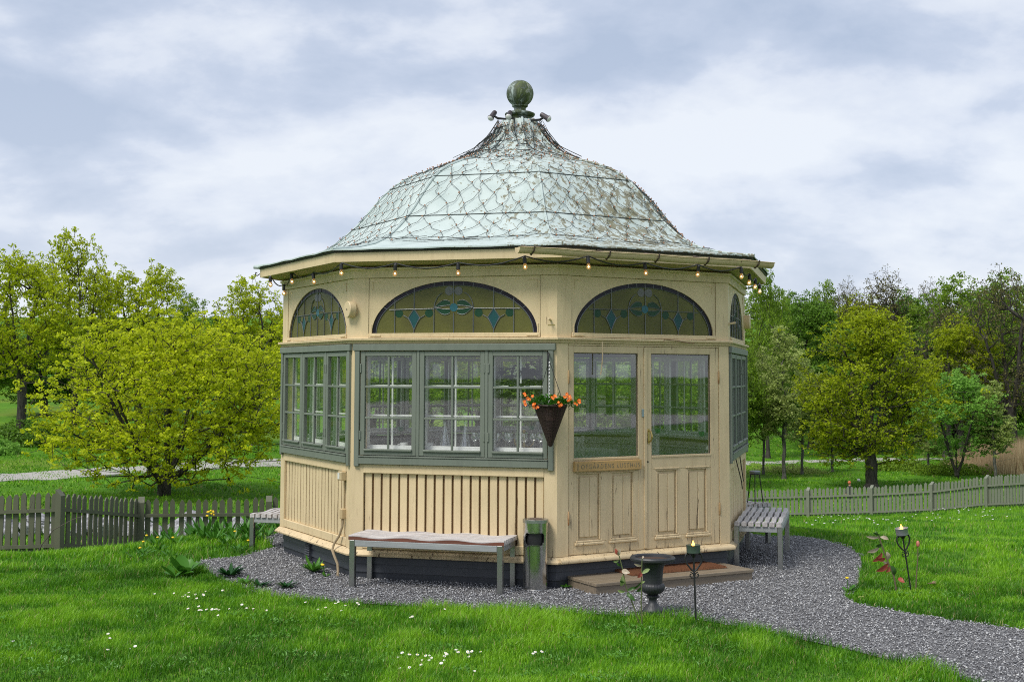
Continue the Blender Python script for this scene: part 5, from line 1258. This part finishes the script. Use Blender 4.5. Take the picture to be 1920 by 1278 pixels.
# hedge and bush at the left edge
def bush(name,u,D,rx,rz_,ry,mat,n,ls,label,cat,seed,group=None,stems=True):
    p=onground(u,D); r=np.random.default_rng(seed); d=r.normal(size=(n,3)); d/=np.linalg.norm(d,axis=1)[:,None]; d[:,2]=np.abs(d[:,2]); rr=r.random(n)**.35; bump=1+.12*np.sin(d[:,0]*7+seed)+.1*np.sin(d[:,1]*9+d[:,2]*5)
    q=d*rr[:,None]*bump[:,None]*np.array([rx,ry,rz_]); nr=d+r.normal(0,.6,(n,3)); nr/=np.linalg.norm(nr,axis=1)[:,None]; u_=np.cross(nr,r.normal(size=(n,3))); u_/=np.linalg.norm(u_,axis=1)[:,None]; w=np.cross(nr,u_); s=ls*r.uniform(.6,1.3,n)[:,None]
    V=np.stack([q-u_*s*.6,q+w*s*.4,q+u_*s*.6,q-w*s*.4],1).reshape(-1,3); e=empty(name,tuple(p),0,label,cat,group)
    link('foliage',np_mesh('foliage',V,np.arange(4*n).reshape(n,4),mat,np.repeat(np.clip(.5+r.normal(0,.2,n),0,1),4)),e)
    m=MB()
    for k in range(7): a=r.uniform(0,6.28); m.tube([(0.1*math.cos(a),.1*math.sin(a),-.1),(rx*.5*math.cos(a),ry*.5*math.sin(a),rz_*.7)],[.03,.01],5)
    m.build('stems',BARK,e); return e
bush('hedge',40,66,3.6,1.25,1.2,LDG,7000,.12,'dark clipped hedge at the far left under the tall trees','hedge',1)
bush('bush',2,60,1.0,.8,.9,LBG,2200,.13,'pale green leafy bush at the left edge beside the path','bush',2)
bush('hedge',1960,88,6,1.6,1.5,LDG,6000,.16,'dark thicket behind the reeds at the right edge','thicket',5)
bush('bush',1690,76,2.3,.7,1.0,LMG,2500,.12,'low olive scrub beside the path, right of the round maple trunk','bush',6)
bush('bush',1480,74,2.2,.5,.9,LPB,1800,.10,'low scrub at the feet of the birch saplings','bush',7)
bush('bush',1780,73,2.6,.8,1.0,LMG,2500,.12,'low green scrub under the fresh green small tree','bush',8)
# reeds
n=9000; p0=onground(1880,76); x=RNG.uniform(p0.x-2.6,p0.x+6,n); y=RNG.uniform(72.5,80,n); z=H(x,y); hh=RNG.uniform(1.2,2.1,n)*np.clip((x-p0.x+2.9)/2.2,.3,1); a=RNG.uniform(0,2*PI,n); w=.018
V=np.zeros((n,3,3)); V[:,0]=np.stack([x-w,y,z],1); V[:,1]=np.stack([x+w,y,z],1); V[:,2]=np.stack([x+np.cos(a)*.25*hh*.4+.1,y+np.sin(a)*.1,z+hh],1)
me=np_mesh('reeds',V.reshape(-1,3),np.arange(3*n).reshape(n,3),m_leaf('dry_reed',(.30,.22,.12),(.55,.43,.27),.3,.7,2),np.repeat(RNG.random(n),3)); tag(link('reeds',me),'dry tan reeds standing behind the fence at the right edge','reeds',kind='stuff')
# ================================================================== SMALL PLANTS
WL=m_leaf('weed_leaf',(.06,.19,.018),(.19,.40,.06),.25,.4,4); RLf=m_leaf('dark_rosette_leaf',(.015,.07,.015),(.05,.15,.02),.2,.35,5)
def rosette(loc,n,l,w,lift,mat,label,cat='weed',group=None,name='rosette_weed',flower=0):
    r=random.Random(int(loc[0]*1000)+n); e=empty(name,(loc[0],loc[1],gz(loc[0],loc[1])+.014),0,label,cat,group); mb=MB()
    for k in range(n):
        a=r.uniform(0,2*PI); L0=l*r.uniform(.6,1.15); W=w*r.uniform(.7,1.2); e0=lift*r.uniform(.5,1.2); d=Vector((math.cos(a),math.sin(a),0)); s=Vector((-d.y,d.x,0)); base=d*r.uniform(0,.02); m=5; vs=[]
        for q in range(m+1):
            f=q/m; c=base+d*L0*math.sin(f*1.35)/math.sin(1.35)*math.cos(e0*.6)+Vector((0,0,L0*(math.sin(e0)*f-.38*f*f*math.cos(e0)*.8)+.004)); ww=W*.5*math.sin(PI*min(1,.12+f*.86))**.8; vs+=[c-s*ww+Vector((0,0,ww*.3)),c,c+s*ww+Vector((0,0,ww*.3))]
        mb.add(vs,[(3*q+i,3*q+i+1,3*q+4+i,3*q+3+i) for q in range(m) for i in(0,1)])
    mb.build('leaves',mat,e,True)
    if flower:
        for k in range(flower):
            x,y,h=r.uniform(-.05,.05),r.uniform(-.05,.05),r.uniform(.10,.2); f=MB(); f.tube([(x*.3,y*.3,0),(x,y,h)],.003,4); f.build('stalk',WL,e); f=MB(); f.ball((x,y,h),.016,10,5,sq=(1,1,.6)); f.build('yellow_flower',YELF,e)
    return e
YELF=m_plain('dandelion_yellow',(.80,.55,.02),.7,0,.2,90)
def gl(u,v): 
    p=G(u,v); 
    if p.y>12.6 and p.x<0:
        q_=dfor(u,v) if p.y>16 else (p.x,p.y); return q_
    return (p.x,p.y)
rosette(gl(345,1080),9,.20,.11,1.1,WL,'broad upright dock leaves at the left tip of the gravel')
rosette(gl(328,1084),6,.15,.09,.9,WL,'paler dock leaves just left of the upright dock at the gravel tip')
rosette(gl(430,1082),46,.15,.034,.85,RLf,'dark spiky rosette growing in the gravel')
rosette(gl(488,1101),40,.10,.022,.8,RLf,'small flat rosette in the gravel, right of the dark spiky one')
rosette(gl(536,1104),40,.10,.022,.75,RLf,'small flat rosette nearest the front lawn in the gravel')
rosette(gl(460,1096),40,.10,.02,.7,WL,'low chickweed patch between the rosettes and the lawn')
rosette(gl(588,1075),26,.17,.035,1.0,WL,'bright dandelion leaves at the foot of the left wall',flower=0)
rosette(gl(612,1083),8,.06,.02,.8,WL,'tiny yellow flowered weed by the left wall skirting',flower=2)
rosette(gl(812,1086),9,.09,.025,1.1,RLf,'shaded weed under the front bench')
rosette(gl(908,1092),9,.10,.022,1.2,RLf,'shaded weed near the right legs of the front bench')
rosette(gl(1062,1104),20,.05,.02,.7,WL,'small weeds between the litter bin and the step')
rw=random.Random(77)
for k in range(34):
    u=rw.uniform(285,520); v=rw.uniform(988,1012)-(u-285)*.035; Dd=rw.uniform(13.9,15.8); d=(AT(u,v,Dd).x,Dd)
    e=rosette(d,rw.randint(10,16),rw.uniform(.10,.20),.034,1.3,WL,'clump of broad green blades in front of the left fence','clump','leaf clumps before the left fence',name='leafy_clump')
rosette((AT(386,1004,14.8).x,14.8),8,.3,.05,1.2,WL,'cowslip with yellow heads in front of the left fence',flower=0,name='cowslip')
q0=(AT(386,1004,14.85).x,14.85); e=empty('yellow_flower_stem',(q0[0]+.05,q0[1]-.1,gz(q0[0],q0[1])),0,'tall yellow flower head against the left fence','flower')
MB().tube([(0,0,0),(.02,0,.30)],.005,5).build('stalk',WL,e); m=MB()
for k in range(14): m.ball((.02+rw.uniform(-.05,.05),rw.uniform(-.03,.03),.29+rw.uniform(-.03,.05)),.012,8,4)
m.build('petals',YELF,e,True)
for k in range(24):
    u=rw.uniform(245,515); v=rw.uniform(1012,1052)-(u-245)*.07
    d=gl(u,v) if v>1030 else dfor(u,v); rosette(d,7,.12,.03,.9,WL,'dandelion with a yellow flower in the grass near the left fence','dandelion','dandelions on the left slope',name='dandelion',flower=1)
rosette(gl(1590,1112),7,.10,.03,.8,WL,'dandelion at the inner corner of the right gravel edge',flower=1,name='dandelion')
# lighter broad-leaf patches in the lawn
def leafpatch(pts,n,l,label,mat=WL):
    mb=MB(); cx,cy=pts[0]
    for (x,y,r0) in pts[1:]:
        for k in range(n):
            a=rw.uniform(0,6.28); r=r0*math.sqrt(rw.random()); px_,py_=x+r*math.cos(a),y+r*math.sin(a)*.8; leafq(mb,(px_-cx,py_-cy,gz(px_,py_)+rw.uniform(.015,.05)-gz(cx,cy)),(rw.uniform(-1,1),rw.uniform(-1,1),rw.uniform(0,.9)),l*rw.uniform(.6,1.3),l*.42)
    o=mb.build('clover',mat); o.location=(cx,cy,gz(cx,cy)); tag(o,label,'clover',kind='stuff')
L3=m_leaf('pale_clover_leaf',(.09,.24,.03),(.26,.44,.12),.2,.3,6)
cl=[(0,9)]
for k in range(90): 
    x,y=rw.uniform(-4.2,3.5),rw.uniform(7.2,9.8)
    if not inside(np.array([x]),np.array([y]))[0]: cl.append((x,y,rw.uniform(.06,.16)))
for (u,v) in((1260,1200),(1200,1180),(1170,1180),(1680,1110),(1700,1120),(1750,1118),(1640,1118),(1790,1122),(1240,1195),(1150,1188),(1300,1190)): p=G(u,v); cl.append((p.x,p.y,.12))
leafpatch(cl,26,.030,'pale clover and broad leaves mixed into the front lawn',L3)
# daisies
PET=m_plain('white_petals',(.78,.76,.78),.6,0,.06); mb=MB(); mb.lathe([(.001,.052),(.013,.054),(.014,.050),(.004,.047)],9); 
pt_=mesh_of(mb,'petals',PET); mb=MB(); mb.ball((0,0,.053),.0045,8,4); ey=mesh_of(mb,'eye',YELF); mb=MB(); mb.tube([(0,0,-.01),(0,0,.05)],.0013,4); stk=mesh_of(mb,'stalk',WL)
dpx=[(746,1236),(757,1234),(766,1238),(780,1237),(793,1242),(802,1235),(806,1236),(811,1240),(804,1247),(832,1236),(835,1231),(838,1237),(834,1243),(856,1230),(858,1233),(874,1233),(879,1231),(887,1229),(883,1236),(904,1227),(752,1258),(770,1262),(792,1255),(829,1252),(889,1264),(1000,1229),(1004,1231),(1010,1233),(770,1161),(775,1161),(629,1141),(636,1137),(644,1141),(667,1137),(672,1135),(641,1149),(575,1139),(612,1147),(831,1148),(596,1149)]
for (u,v) in[(290,1120),(327,1116),(343,1124),(347,1121),(352,1126),(356,1120),(369,1119),(378,1121),(382,1122),(368,1130),(374,1144),(375,1149),(376,1153),(400,1148),(403,1151),(407,1147),(412,1149),(433,1145),(453,1143),(461,1144),(478,1146),(500,1149),(356,1149),(388,1152),(410,1159),(204,1198),(204,1204),(200,1227),(247,1221),(253,1221),(26,1205),(390,1112),(418,1113)]: dpx.append((u,v))
for (u,v) in dpx:
    p=G(u+rw.uniform(-2,2),v+rw.uniform(-2,2)+3,.0); o=link('daisy',stk); o.location=(p.x,p.y,gz(p.x,p.y)+rw.uniform(0,.015)); o.rotation_euler=(rw.uniform(.0,.55),rw.uniform(-.3,.3),rw.uniform(-.6,.6)); s=rw.uniform(.6,.9); o.scale=(s,s,s)
    tag(o,'small white daisy in the short lawn grass','daisy','daisies in the lawn'); link('petals',pt_,o); link('eye',ey,o)
for k in range(70):
    u=rw.uniform(1510,1900); v=rw.uniform(958,985); d=dfor(u,v); 
    if d[1]>43 or d[1]<14: d=AT(u,v,20+rw.random()*12)[:2]
    o=link('daisy',stk); o.location=(d[0],d[1],gz(*d)+.03); o.scale=(1.5,1.5,1.5); tag(o,'small white daisy on the slope of the right-hand lawn','daisy','daisies on the right slope'); link('petals',pt_,o)
# young rhododendron-like shoots
STM=m_plain('green_red_stem',(.10,.12,.04),.6,0,.4,30); STB=m_plain('brown_stem',(.13,.10,.06),.8,0,.3,30)
LW=m_leaf('pale_pink_leaf',(.42,.30,.22),(.55,.50,.38),.2,.35,9,False); LR=m_leaf('red_leaf',(.30,.05,.04),(.42,.12,.08),.2,.35,9,False); LGd=m_leaf('dark_shoot_leaf',(.02,.06,.01),(.06,.14,.03),.2,.35,9,False); LGl=m_leaf('light_shoot_leaf',(.20,.30,.08),(.36,.42,.2),.2,.35,9,False)
def shoot(D,stem,leaves,label,sm=STM,r=.006,bud=None,name='shoot'):
    P=[AT(u,v,D) for u,v in stem]; g=P[0].copy(); g.z=gz(g.x,g.y); e=empty(name,tuple(g),0,label,'young plant'); pts=[p-g for p in P]; pts[0].z=-.02
    MB().tube(pts,[r*(1-.4*i/len(pts)) for i in range(len(pts))],6).build('stem',sm,e,True)
    for (u,v,du,dv,wd,m) in leaves:
        a=AT(u,v,D)-g; b=AT(u+du,v+dv,D-.03*rw.uniform(-1,1.5))-g; d=b-a; mb=MB(); s=Vector((d.z,-.35*d.length,-d.x)).normalized(); w=wd/F*D; l=d.length; dn=d.normalized(); nn=s.cross(dn)
        vs=[];q=6
        for i in range(q+1):
            f=i/q; c=a+d*f+nn*l*.12*math.sin(PI*f); ww=w*.5*math.sin(PI*min(1,.06+f*.92))**.75; vs+=[c-s*ww+nn*ww*.35,c,c+s*ww+nn*ww*.35]
        mb.add(vs,[(3*i+k,3*i+k+1,3*i+4+k,3*i+3+k) for i in range(q) for k in(0,1)]); mb.build('leaf',m,e,True)
    if bud:
        a=AT(*bud,D)-g; MB().ball(tuple(a),.020,12,8,sq=(.8,.8,1.45)).build('bud',LRB,e,True)
    return e
LRB=m_plain('pink_bud',(.50,.17,.12),.5,0,.3,30)
shoot(9.62,[(1201,1172),(1186,1130),(1174,1100),(1167,1065),(1162,1045),(1159,1036)],[(1160,1040,-6,-12,7,LR),(1160,1040,3,-12,6,LW),(1160,1050,-10,2,5,LGl),(1166,1070,15,3,10,LW),(1168,1078,-4,20,11,LGl),(1164,1060,-8,-6,5,LGd),(1172,1108,-14,-2,6,LGl),(1175,1112,16,14,8,LGd),(1176,1106,20,-6,6,LGd),(1170,1090,-8,-2,4,LGd)],'leafy shoot with pink and cream leaves, left of the urn')
shoot(9.60,[(1204,1170),(1202,1130),(1203,1100),(1203,1070),(1204,1046)],[(1204,1074,14,-8,7,LGl),(1203,1072,-8,10,8,LR),(1203,1060,-14,-4,5,LW),(1203,1090,-18,14,4,LGd),(1204,1046,3,-4,4,LW),(1203,1092,6,-3,4,LGl),(1203,1100,-10,8,6,LGd)],'thin upright green shoot directly in front of the urn')
shoot(11.05,[(1682,1096),(1676,1080),(1668,1060),(1658,1035),(1650,1012),(1647,1002)],[(1649,1006,-25,-1,6,LW),(1651,1006,15,4,7,LW),(1648,1002,-12,-5,4,LGd),(1646,1001,-4,-6,4,LGd),(1652,1020,-10,3,8,LGd),(1648,1026,-22,8,8,LW),(1654,1036,-18,16,10,LR),(1662,1034,4,14,9,LW),(1660,1046,-16,2,8,LR),(1665,1054,-9,-2,5,LW),(1665,1056,-22,14,11,LR),(1667,1062,-6,10,9,LR),(1671,1060,6,18,11,LGd),(1684,1084,12,7,9,LR)],'shoot with large pink and red leaves beside the leaning torch',STB,.008)
shoot(11.0,[(1716,1098),(1719,1070),(1721,1045),(1721,1026)],[(1716,1080,-4,-3,3,LGl),(1722,1040,3,-4,2,LGd)],'bare brown stem with a pink bud, right of the leaning torch',STB,.006,(1721,1019))
# fallen bits
m=MB(); leafq(m,(0,0,.01),(1,.3,.05),.08,.05); o=m.build('fallen_leaf',m_plain('yellow_leaf',(.60,.60,.20),.6)); p=G(1608,1126); o.location=(p.x,p.y,.02); tag(o,'pale yellow fallen leaf at the inner gravel corner on the right','leaf')
m=MB(); leafq(m,(0,0,.01),(1,-.2,.05),.09,.04); leafq(m,(.05,.0,.015),(.6,.5,.1),.07,.04); o=m.build('fallen_leaf',m_plain('brown_leaf',(.26,.16,.10),.7)); p=G(1738,1106); o.location=(p.x,p.y,.05); tag(o,'dry brown fallen leaf in the grass right of the leaning torch','leaf')
q0=at(52,20.1); m=MB(); g0=gz(*q0)
m.tube([(0,0,0),(.12,-.02,.22),(.30,-.03,.45),(.62,-.05,.62),(.78,-.05,.67)],[.012,.01,.009,.006,.004],5); m.tube([(.02,0,.1),(-.1,0,.45),(-.12,0,.72),(-.05,0,.9)],.004,4); m.tube([(-.11,0,.55),(-.25,0,.8)],.003,4); m.tube([(-.12,0,.7),(-.2,0,.95)],.003,4)
o=m.build('dead_branch',m_plain('dead_twig',(.10,.085,.07),.8)); o.location=(q0[0]+.2,q0[1]-.15,g0); tag(o,'dry bare twig leaning on the left fence','twig')
# ball and people far off
p=dfor(1610,903); o=MB().ball((0,0,.09),.09,20,12).build('ball',m_plain('white_ball',(.75,.75,.75),.5),None,True); o.location=(p[0],p[1],gz(*p)); tag(o,'small white ball on the meadow behind the right fence','ball')
SKIN=m_plain('skin',(.45,.24,.16),.6,0,.05)
def person(x,y,h,hair,top,legs,skin,label,facing=0,seed=1,armf=.25,stride=.18):
    z=gz(x,y); e=empty('person',(x,y,z),facing,label,'person'); s=h/1.75
    J={'pel':(0,0,.93,.13),'wa':(0,.0,1.08,.115),'ch':(0,.0,1.30,.15),'ne':(0,0,1.48,.055),'he':(0,-.01,1.60,.085),'ht':(0,0,1.70,.075),
       'sl':(-.17,0,1.40,.06),'el':(-.22,.03,1.13,.042),'wl':(-.21,-armf,.95,.032),'hl':(-.20,-armf-.05,.88,.035),
       'sr':(.17,0,1.40,.06),'er':(.22,.05,1.13,.042),'wr':(.21,armf*.4,.90,.032),'hr':(.21,armf*.4,.82,.035),
       'tl':(-.09,0,.86,.095),'kl':(-.10,-stride*.6,.48,.06),'al':(-.10,-stride,.09,.042),'fl':(-.10,-stride-.14,.04,.035),
       'tr':(.09,0,.86,.095),'kr':(.10,stride*.2,.48,.06),'ar':(.10,stride*1.1,.10,.042),'fr':(.10,stride*1.1-.14,.04,.035)}
    E_=[('pel','wa'),('wa','ch'),('ch','ne'),('ne','he'),('he','ht'),('ch','sl'),('sl','el'),('el','wl'),('wl','hl'),('ch','sr'),('sr','er'),('er','wr'),('wr','hr'),('pel','tl'),('tl','kl'),('kl','al'),('al','fl'),('pel','tr'),('tr','kr'),('kr','ar'),('ar','fr')]
    ks=list(J); me=bpy.data.meshes.new('body'); me.from_pydata([tuple(c*s for c in J[k][:3]) for k in ks],[(ks.index(a),ks.index(b)) for a,b in E_],[])
    o=link('body',me); md=o.modifiers.new('skin','SKIN'); sv=me.skin_vertices[0].data
    for i,k in enumerate(ks): sv[i].radius=(J[k][3]*s,J[k][3]*s*.8); sv[i].use_root=(k=='pel')
    md2=o.modifiers.new('sub','SUBSURF'); md2.levels=1; md2.render_levels=1
    dg=bpy.context.evaluated_depsgraph_get(); mesh=bpy.data.meshes.new_from_object(o.evaluated_get(dg)); bpy.data.objects.remove(o); mesh.name='body'; mesh.materials.clear()
    for m_ in(skin,top,legs): mesh.materials.append(m_)
    for f in mesh.polygons:
        c=f.center/s; f.material_index=1 if (.95<c.z<1.47 and not(c.z<1.0 and abs(c.x)>.18)) else (2 if .12<c.z<=.95 and abs(c.x)<.18 else (2 if c.z<=.12 else 0))
    mesh.shade_smooth(); link('body',mesh,e)
    hh=MB(); hh.ball((0,.015*s,1.665*s),.105*s,14,8,sq=(.9,1,.95)); hh.build('hair',hair,e,True); return e
p=AT(1593,904,46.5); person(p.x,46.5,p.z-gz(p.x,46.5)+.05,m_plain('ginger_hair',(.50,.13,.05),.7),m_plain('black_top',(.015,.015,.02),.8),m_plain('dark_trousers',(.02,.02,.025),.8),SKIN,'person with ginger hair in a dark top, head just above the right fence',2.2)
p=onground(1690,88); person(p.x,88,1.55,m_plain('dark_hair',(.05,.025,.02),.7),m_plain('dark_red_top',(.10,.02,.02),.8),m_plain('black_shorts',(.012,.012,.015),.8),SKIN,'person in a dark red top and black shorts running beyond the round maple',1.3,stride=.25)
# ================================================================== SKY AND LIGHT
SUN_EL,SUN_AZ=R_(54),R_(-136)   # azimuth measured from +y towards +x : sun on the left, a little behind the viewer
w=bpy.data.worlds.new('World'); sc.world=w; w.use_nodes=True; nt=w.node_tree; nt.nodes.clear(); L=nt.links
sky=N(nt,'ShaderNodeTexSky'); sky.sky_type='NISHITA'; sky.sun_disc=False; sky.sun_elevation=SUN_EL; sky.sun_rotation=SUN_AZ%(2*PI); sky.air_density=1.0; sky.dust_density=1.5
sk=N(nt,'ShaderNodeVectorMath',operation='SCALE'); L.new(sky.outputs[0],sk.inputs[0]); sk.inputs['Scale'].default_value=.10
tc=N(nt,'ShaderNodeTexCoord'); sp=N(nt,'ShaderNodeSeparateXYZ'); L.new(tc.outputs['Generated'],sp.inputs[0])
z=N(nt,'ShaderNodeMath',operation='MAXIMUM'); L.new(sp.outputs['Z'],z.inputs[0]); z.inputs[1].default_value=0; za=N(nt,'ShaderNodeMath',operation='ADD'); L.new(z.outputs[0],za.inputs[0]); za.inputs[1].default_value=.42
cx=N(nt,'ShaderNodeMath',operation='DIVIDE'); L.new(sp.outputs['X'],cx.inputs[0]); L.new(za.outputs[0],cx.inputs[1])
cy=N(nt,'ShaderNodeMath',operation='DIVIDE'); L.new(sp.outputs['Y'],cy.inputs[0]); L.new(za.outputs[0],cy.inputs[1])
cb=N(nt,'ShaderNodeCombineXYZ'); L.new(cx.outputs[0],cb.inputs[0]); L.new(cy.outputs[0],cb.inputs[1])
def mp(loc,scale): m=N(nt,'ShaderNodeMapping'); m.inputs['Location'].default_value=loc; m.inputs['Scale'].default_value=scale; L.new(cb.outputs[0],m.inputs[0]); return m.outputs[0]
SK=(44,21)
n1=noise(nt,mp((SK[0],SK[1],0),(1,1.15,1)),3.6,10,.54,.12); n2=noise(nt,mp((SK[0]+4,SK[1]*.7,0),(.6,1,1)),1.7,3,.5)
a=N(nt,'ShaderNodeMath',operation='MULTIPLY_ADD'); L.new(n2,a.inputs[0]); a.inputs[1].default_value=.62; L.new(n1,a.inputs[2])
c=ramp(nt,a.outputs[0],[(.66,(.38,.445,.565)),(.77,(.475,.53,.64)),(.84,(.60,.64,.72)),(.94,(.70,.73,.775))])
# brighter band towards the horizon
hb=N(nt,'ShaderNodeMapRange'); L.new(sp.outputs['Z'],hb.inputs[0]); hb.inputs[1].default_value=.06; hb.inputs[2].default_value=.26; hb.inputs[3].default_value=.30; hb.inputs[4].default_value=0
c=mixc(nt,hb.outputs[0],c,(.66,.69,.78))
m=mixc(nt,.86,sk.outputs[0],c)
bg=N(nt,'ShaderNodeBackground'); L.new(m,bg.inputs[0]); bg.inputs[1].default_value=1.0; o=N(nt,'ShaderNodeOutputWorld'); L.new(bg.outputs[0],o.inputs[0])
sl=bpy.data.lights.new('sun','SUN'); sl.energy=2.6; sl.angle=R_(20); sl.color=(1,.955,.88); so=bpy.data.objects.new('sun',sl); COL.objects.link(so)
d=Vector((math.sin(SUN_AZ)*math.cos(SUN_EL),math.cos(SUN_AZ)*math.cos(SUN_EL),math.sin(SUN_EL))); so.rotation_euler=d.to_track_quat('Z','Y').to_euler()
sc.view_settings.view_transform='Standard'; sc.view_settings.look='None'; sc.view_settings.gamma=1; sc.view_settings.exposure=.40
sc.render.engine='CYCLES'; cy_=sc.cycles; cy_.use_denoising=False; cy_.max_bounces=12; cy_.transparent_max_bounces=24; cy_.diffuse_bounces=4; cy_.glossy_bounces=4; cy_.transmission_bounces=8; cy_.caustics_reflective=False; cy_.caustics_refractive=False; cy_.sample_clamp_indirect=4
cy_.denoising_prefilter='ACCURATE'; cy_.pixel_filter_type='BLACKMAN_HARRIS'; cy_.filter_width=1.05
